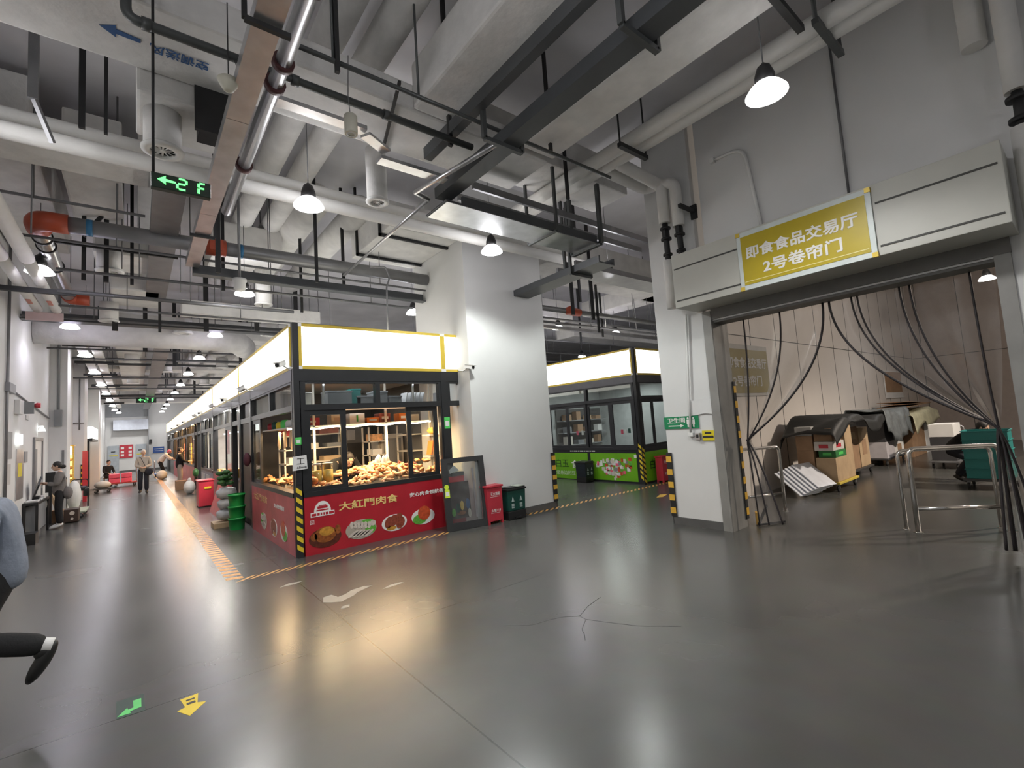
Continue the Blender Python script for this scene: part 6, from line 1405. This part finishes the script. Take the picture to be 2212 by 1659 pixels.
t = thing('stall_sign', 'pale teal lit sign box on the left beyond the red banner', 'lit sign', (-1.5, 26.5, 2.3)); b = MB(); b.box(-1.66, -1.40, 25.9, 29.5, 2.30, 2.78); b.build('sign_face', sign_lit_w, t)
MB().box(-1.7, -1.39, 25.88, 29.5, 2.2, 2.30).build('sign_base', blk_alu, t)
b = MB(); b.box(-1.8, -1.5, 26.2, 26.6, 0, 2.2); solo('stall_post', 'dark stall post under the teal lit sign', 'post', blk_alu, b)
for i in range(4): solo('wrapped_pack', ORD[i] + ' pink wrapped pack on the low trolley down the left side', 'pack', pink_pack, MB().box(-1.0 + (i % 2) * .45, -.60 + (i % 2) * .45, 29.6, 30.2, .2 + .22 * (i // 2), .40 + .22 * (i // 2)), 'pink packs', bevel=.02)
cart(-1.1, .05, 29.4, 30.4, mat('red_cart_deck', (.4, .06, .05), .5), 'red low trolley with pink packs down the left side', handle=1)
b = MB(); b.ell((-1.1, 26.8, .32), (.28, .3, .16), 14, 8); solo('sack', 'pale sack on the small dolly by the far left stall', 'sack', white_sack, b)
cart(-1.4, -.8, 26.4, 27.2, mat('dark_cart_deck', (.05, .05, .05), .5), 'small dolly under the pale sack on the left', handle=None)
# ---------------- far wall
t = thing('wall_banner', 'red banner with white lettering blocks on the far wall', 'banner', (-.6, 47.95, 1.1)); MB().box(-1.0, -.185, 47.93, 47.96, 1.1, 2.11).build('banner_sheet', red_plastic, t)
b = MB()
for u in (-.82, -.35): 
    for z in (1.3, 1.55, 1.85): b.box(u - .10, u + .10, 47.92, 47.93, z - .07, z + .10)
b.build('lettering_block', white_print, t)
t = thing('wall_sign', 'blue sign with pale lines at the right end of the far wall', 'sign', (1.4, 47.95, 1.3)); MB().box(1.08, 1.80, 47.93, 47.96, 1.32, 1.80).build('sign_plate', blue_sign, t); MB().box(1.15, 1.75, 47.92, 47.93, 1.62, 1.66).box(1.2, 1.75, 47.92, 47.93, 1.47, 1.50).build('lettering_line', white_print, t)
solo('wall_sign', 'small dark square sign on the far wall above the blue sign', 'sign', blk_alu, MB().box(.84, 1.02, 47.94, 47.97, 2.1, 2.44))
b = MB(); b.box(-1.37, .77, 47.4, 47.9, 3.25, 4.05); solo('air_duct', 'pale boxed duct with faint blue lettering on the far wall', 'air duct', mat('pale_blue_duct', (.52, .55, .62), .5), b)
t = thing('wall_notice', 'yellow strips and dark handles on the two far doors', 'notice', (-.5, 47.9, 1.3)); MB().box(-1.6, -1.1, 47.91, 47.93, 1.3, 1.36).box(.05, .5, 47.91, 47.93, 1.3, 1.36).build('yellow_strip', yellow_sign, t); MB().box(-1.5, -1.25, 47.9, 47.93, 1.6, 1.66).box(.15, .4, 47.9, 47.93, 1.62, 1.68).build('dark_handle', blk_alu, t)
# ================================================================ PEOPLE
def skin_bm(verts, edges, sub=2):
    """grow a surface over a skeleton: verts = [(Vector, radius)]"""
    me = bpy.data.meshes.new('skeleton'); me.from_pydata([v for v, r in verts], edges, [])
    ob = bpy.data.objects.new('skeleton', me); COL.objects.link(ob)
    ob.modifiers.new('skin', 'SKIN')
    for i, (v, r) in enumerate(verts):
        s = me.skin_vertices[0].data[i]; s.radius = (r, r) if not isinstance(r, tuple) else r
        s.use_root = (i == 0)
    sm = ob.modifiers.new('sub', 'SUBSURF'); sm.levels = sub; sm.render_levels = sub
    dg = bpy.context.evaluated_depsgraph_get(); dg.update()
    m2 = bpy.data.meshes.new_from_object(ob.evaluated_get(dg))
    b = MB(); b.bm.from_mesh(m2)
    for f in b.bm.faces: f.smooth = True
    bpy.data.objects.remove(ob); bpy.data.meshes.remove(me); bpy.data.meshes.remove(m2)
    return b
STAND = dict(pelvis=(0, 0, .92), waist=(0, 0, 1.07), chest=(0, 0, 1.28), nb=(0, -.01, 1.42), neck=(0, .005, 1.49), head=(0, .03, 1.60),
             sl=(-.17, -.01, 1.38), el=(-.22, -.03, 1.10), wl=(-.21, .07, .86), sr=(.17, -.01, 1.38), er=(.22, -.03, 1.10), wr=(.21, .07, .86),
             hl=(-.09, 0, .90), kl=(-.10, .02, .49), al=(-.10, -.02, .09), tl=(-.11, .15, .035), hr=(.09, 0, .90), kr=(.10, .02, .49), ar=(.10, -.02, .09), tr=(.11, .15, .035))
def person(label, x, y, fwd, height, top, trousers, hair, shoe, pose=None, bun=False, headtilt=0.0, loose=1.0, hairlen=0.0, group=None, socks=None, z0=0.0, sleeve=0.93):
    J = dict(STAND); J.update(pose or {}); k = height / 1.72
    F = Vector((fwd[0], fwd[1], 0)).normalized(); R = F.cross(EZ); B = Vector((x, y, z0))
    P = {n: B + R * (v[0] * k) + F * (v[1] * k) + EZ * (v[2] * k) for n, v in J.items()}
    t = thing('person', label, 'person', (x, y, z0), group)
    # body
    names = ['pelvis', 'waist', 'chest', 'nb', 'neck', 'sl', 'el', 'wl', 'sr', 'er', 'wr', 'hl', 'kl', 'al', 'tl', 'hr', 'kr', 'ar', 'tr', 'pl', 'pr']
    for s_ in 'lr': P['p' + s_] = P['w' + s_] + (P['w' + s_] - P['e' + s_]).normalized() * .06 * k
    rad = dict(pelvis=.12, waist=.11, chest=.12, nb=.065, neck=.055, sl=.055, el=.042, wl=.028, sr=.055, er=.042, wr=.028, hl=.085, kl=.058, al=.038, tl=.03, hr=.085, kr=.058, ar=.038, tr=.03, pl=.026, pr=.026)
    ix = {n: i for i, n in enumerate(names)}
    ed = [('pelvis', 'waist'), ('waist', 'chest'), ('chest', 'nb'), ('nb', 'neck'), ('chest', 'sl'), ('sl', 'el'), ('el', 'wl'), ('chest', 'sr'), ('sr', 'er'), ('er', 'wr'), ('wl', 'pl'), ('wr', 'pr'), ('pelvis', 'hl'), ('hl', 'kl'), ('kl', 'al'), ('al', 'tl'), ('pelvis', 'hr'), ('hr', 'kr'), ('kr', 'ar'), ('ar', 'tr')]
    b = skin_bm([(P[n], rad[n] * k) for n in names], [(ix[a], ix[c]) for a, c in ed])
    hd = ((P['head'] - P['neck']).normalized() * .35 + EZ * .65).normalized(); side = R; fr = (F - hd * F.dot(hd)).normalized()
    M3 = Matrix((side, fr, hd)).transposed(); hc = P['head']
    b.ell(hc, (.073 * k, .092 * k, .115 * k), 16, 12, M3); b.ell(hc + M3 @ Vector((0, .03, -.065)) * k, (.05 * k, .058 * k, .05 * k), 12, 8, M3)
    b.ell(hc + M3 @ Vector((0, .093, -.015)) * k, (.014 * k, .02 * k, .026 * k), 8, 6, M3)
    for s in (-1, 1): b.ell(hc + M3 @ Vector((s * .075, 0, -.005)) * k, (.012 * k, .022 * k, .032 * k), 8, 6, M3)
    for w_, e_, sd in (('wl', 'el', -1), ('wr', 'er', 1)):
        d = (P[w_] - P[e_]).normalized(); pr_ = (R - d * R.dot(d)).normalized(); cu = d.cross(pr_)
        pc = P[w_] + d * .05 * k
        b.ell(pc, (.04 * k, .02 * k, .05 * k), 10, 7, Matrix((pr_, cu, d)).transposed())
        if cu.dot(F) < 0: cu = -cu
        for i in range(4):
            o = pc + pr_ * (-.028 + .019 * i) * k + d * .035 * k; L = (.062, .075, .07, .055)[i] * k
            b.tube([o, o + d * L * .5 + cu * L * .12, o + d * L * .85 + cu * L * .42], [.0095 * k, .0085 * k, .006 * k], 6)
        o = pc - pr_ * sd * .03 * k - d * .015 * k
        b.tube([o, o - pr_ * sd * .02 * k + d * .025 * k + cu * .012 * k, o - pr_ * sd * .02 * k + d * .052 * k + cu * .024 * k], [.011 * k, .0095 * k, .007 * k], 6)
    b.build('body', skin_m, t)
    e = MB()
    for s in (-1, 1): e.ell(hc + M3 @ Vector((s * .03, .083, .012)) * k, (.011 * k, .008 * k, .007 * k), 8, 6, M3)
    e.build('eyes', eye_m, t)
    MB().ell(hc + M3 @ Vector((0, .083, -.055)) * k, (.024 * k, .008 * k, .006 * k), 8, 6, M3).build('mouth', lip_m, t)
    # hair
    b = MB(); b.ell(hc + M3 @ Vector((0, -.016, .024)) * k, (.083 * k, .098 * k, .108 * k), 18, 12, M3)
    if hairlen: b.ell(hc + M3 @ Vector((0, -.05, -.04)) * k, (.075 * k, .05 * k, hairlen * k), 14, 10, M3)
    if bun: b.ell(hc + M3 @ Vector((0, -.12, -.03)) * k, (.05 * k, .055 * k, .05 * k), 12, 8, M3)
    b.build('hair', hair, t)
    # clothing
    q = loose
    w2 = {s: P['e' + s] + (P['w' + s] - P['e' + s]) * sleeve for s in 'lr'}
    low = P['pelvis'] - (P['waist'] - P['pelvis']).normalized() * .13 * k
    V = [(low, .160 * k * q), (P['waist'], .14 * k * q), (P['chest'], .15 * k * q), (P['nb'], .082 * k), (P['sl'], .078 * k * q), (P['el'], .062 * k * q), (w2['l'], .045 * k * q), (P['sr'], .078 * k * q), (P['er'], .062 * k * q), (w2['r'], .045 * k * q)]
    skin_bm(V, [(0, 1), (1, 2), (2, 3), (2, 4), (4, 5), (5, 6), (2, 7), (7, 8), (8, 9)]).build('jacket', top, t)
    V = [(P['pelvis'] + (P['waist'] - P['pelvis']) * 1.0, .122 * k), (P['hl'], .100 * k), (P['kl'], .085 * k), (P['al'] + (P['kl'] - P['al']) * .06, .075 * k), (P['hr'], .100 * k), (P['kr'], .085 * k), (P['ar'] + (P['kr'] - P['ar']) * .06, .075 * k), (P['pelvis'], .128 * k)]
    skin_bm(V, [(0, 7), (7, 1), (1, 2), (2, 3), (7, 4), (4, 5), (5, 6)]).build('trousers', trousers, t)
    for s in 'lr':
        a_, c_ = P['a' + s], P['t' + s]; d = (c_ - a_).normalized(); upv = Vector((0, 0, 1)); sd = d.cross(upv).normalized() if d.cross(upv).length > .01 else R; up2 = sd.cross(d)
        M4 = Matrix((sd, d, up2)).transposed(); cc = a_ + (c_ - a_) * .45
        MB().ell(cc, (.05 * k, .145 * k, .045 * k), 14, 9, M4).ell(cc - M4 @ Vector((0, .06, -.02)) * k, (.045 * k, .06 * k, .055 * k), 12, 8, M4).build('shoe', shoe, t)
        if socks: MB().tube([a_, a_ + (P['k' + s] - a_) * .18], .046 * k, 12).build('sock', socks, t)
    return t, P
def sling_bag(parent, c, r, m, strap=None):
    MB().ell(c, r, 14, 10).build('hand_bag', m, parent)
    if strap: MB().tube(strap, .009, 8).build('bag_strap', m, parent)
# man walking out of the left edge
pw = dict(pelvis=(0, 0, .93), waist=(0, .01, 1.08), chest=(0, .03, 1.29), nb=(0, .07, 1.44), neck=(0, .09, 1.51), head=(0, .13, 1.63), sl=(-.18, .04, 1.40), el=(-.24, .02, 1.13), wl=(-.20, .27, 1.04), sr=(.18, .04, 1.40), er=(.24, .12, 1.14), wr=(.2, .33, 1.08),
          hl=(-.09, 0, .91), kl=(-.10, .12, .56), al=(-.10, -.29, .43), tl=(-.10, -.17, .22), hr=(.09, 0, .91), kr=(.10, .20, .50), ar=(.10, .26, .09), tr=(.11, .44, .035))
person('man in a blue grey sweatshirt and black trousers striding out of the left edge', -0.735, 4.84, (-1, 0.05), 1.72, cl_blue, cl_black, hair_dk, shoe_bk, pw, loose=1.12, socks=paper)
# woman by the table
pose = dict(el=(-.20, .06, 1.12), wl=(-.06, .24, 1.18), er=(.20, .06, 1.12), wr=(.06, .26, 1.16), head=(0, .06, 1.59), neck=(0, .02, 1.48), tl=(-.09, .15, .035))
wt, WP = person('woman in a taupe jacket and wide black trousers standing by the table', -1.42, 15.7, (-1, -.1), 1.58, cl_grey, cl_black, hair_dk, shoe_wh, pose, bun=True, loose=1.12)
sling_bag(wt, (-1.27, 15.62, .82), (.09, .07, .15), cl_grey, [(-1.30, 15.62, .95), (-1.38, 15.60, 1.28), (-1.46, 15.62, 1.0)])
# elderly man walking toward the camera
pose = dict(el=(-.23, .02, 1.10), wl=(-.05, .22, 1.02), er=(.23, .02, 1.10), wr=(.05, .22, 1.03), kl=(-.10, .06, .50), al=(-.10, .0, .09), tl=(-.12, .17, .035), kr=(.10, .0, .49), ar=(.10, -.14, .11), tr=(.12, .02, .05), head=(0, .05, 1.60))
mt, MP = person('white haired man in a beige cardigan walking down the middle of the aisle', 0.23, 23.6, (-0.05, -1), 1.70, cl_beige, cl_navy, hair_wh, shoe_bk, pose, loose=1.06)
sling_bag(mt, (.40, 23.42, .83), (.13, .06, .14), cl_navy, [(.34, 23.42, .92), (.15, 23.45, 1.40), (.10, 23.6, 1.42)])
# worker bending at the far stall
pose = dict(pelvis=(0, -.12, .90), waist=(0, -.05, 1.04), chest=(0, .10, 1.20), nb=(0, .2, 1.30), neck=(0, .24, 1.35), head=(0, .31, 1.43), sl=(-.17, .16, 1.27), el=(-.2, .32, 1.08), wl=(-.15, .5, 1.05), sr=(.17, .16, 1.27), er=(.2, .3, 1.05), wr=(.15, .48, 1.0), hl=(-.09, -.12, .88), hr=(.09, -.12, .88))
person('worker in a white coat and pink cap leaning toward a far stall', 1.18, 33.4, (1, -.1), 1.75, cl_white, cl_black, pink_pack, shoe_bk, pose, loose=1.12)
person('customer in a black jacket and pale trousers at the fourth stall', 1.45, 24.6, (1, .1), 1.70, cl_black, cl_khaki, hair_dk, shoe_wh, dict(el=(-.2, .1, 1.1), wl=(-.12, .3, 1.08), er=(.2, .1, 1.1), wr=(.12, .3, 1.08)), loose=1.1)
# crouching worker in the storage room
pose = dict(pelvis=(0, -.15, .62), waist=(0, -.05, .76), chest=(0, .12, .90), nb=(0, .24, .98), neck=(0, .28, 1.01), head=(0, .36, 1.06), sl=(-.17, .2, .96), el=(-.2, .38, .74), wl=(-.12, .5, .58), sr=(.17, .2, .96), er=(.2, .38, .74), wr=(.12, .5, .56), hl=(-.10, -.15, .60), kl=(-.13, .15, .46), al=(-.12, -.10, .09), hr=(.10, -.15, .60), kr=(.13, .15, .46), ar=(.12, -.10, .09), tl=(-.13, .06, .035), tr=(.13, .06, .035))
person('person in dark clothes stooping beside the teal crates in the storage room', 13.0, 1.85, (-.3, -1), 1.72, cl_black, cl_navy, hair_dk, shoe_bk, pose, loose=1.15)
# seller stooping inside the meat stall
pose = dict(waist=(0, .06, 1.0), chest=(0, .2, 1.10), nb=(0, .32, 1.15), neck=(0, .36, 1.16), head=(0, .44, 1.15), sl=(-.17, .27, 1.12), el=(-.22, .35, .92), wl=(-.15, .5, .96), sr=(.17, .27, 1.12), er=(.22, .35, .92), wr=(.15, .5, .96))
person('black haired seller bent low behind the heap of meat inside the stall', 3.08, 9.35, (.05, -1), 1.92, cl_black, cl_black, hair_dk, shoe_bk, pose)
# seated figure far down the left side
pose = dict(pelvis=(0, -.05, .50), waist=(0, -.05, .66), chest=(0, 0, .86), nb=(0, .02, 1.0), neck=(0, .03, 1.06), head=(0, .06, 1.17), sl=(-.17, 0, .95), el=(-.22, .08, .70), wl=(-.12, .3, .62), sr=(.17, 0, .95), er=(.22, .08, .70), wr=(.12, .3, .62), hl=(-.09, -.02, .48), kl=(-.12, .38, .47), al=(-.12, .36, .09), tl=(-.12, .52, .035), hr=(.09, -.02, .48), kr=(.12, .38, .47), ar=(.12, .36, .09), tr=(.12, .52, .035))
person('person in black sitting on a stool far down the left side', -1.1, 31.5, (.6, -1), 1.70, cl_black, cl_black, hair_dk, shoe_bk, pose)
solo('stool', 'low stool under the seated person far down the left side', 'stool', wood, MB().box(-1.28, -.98, 31.4, 31.75, .36, .40).box(-1.26, -1.22, 31.42, 31.46, 0, .36).box(-1.04, -1.0, 31.42, 31.46, 0, .36).box(-1.26, -1.22, 31.69, 31.73, 0, .36).box(-1.04, -1.0, 31.69, 31.73, 0, .36))
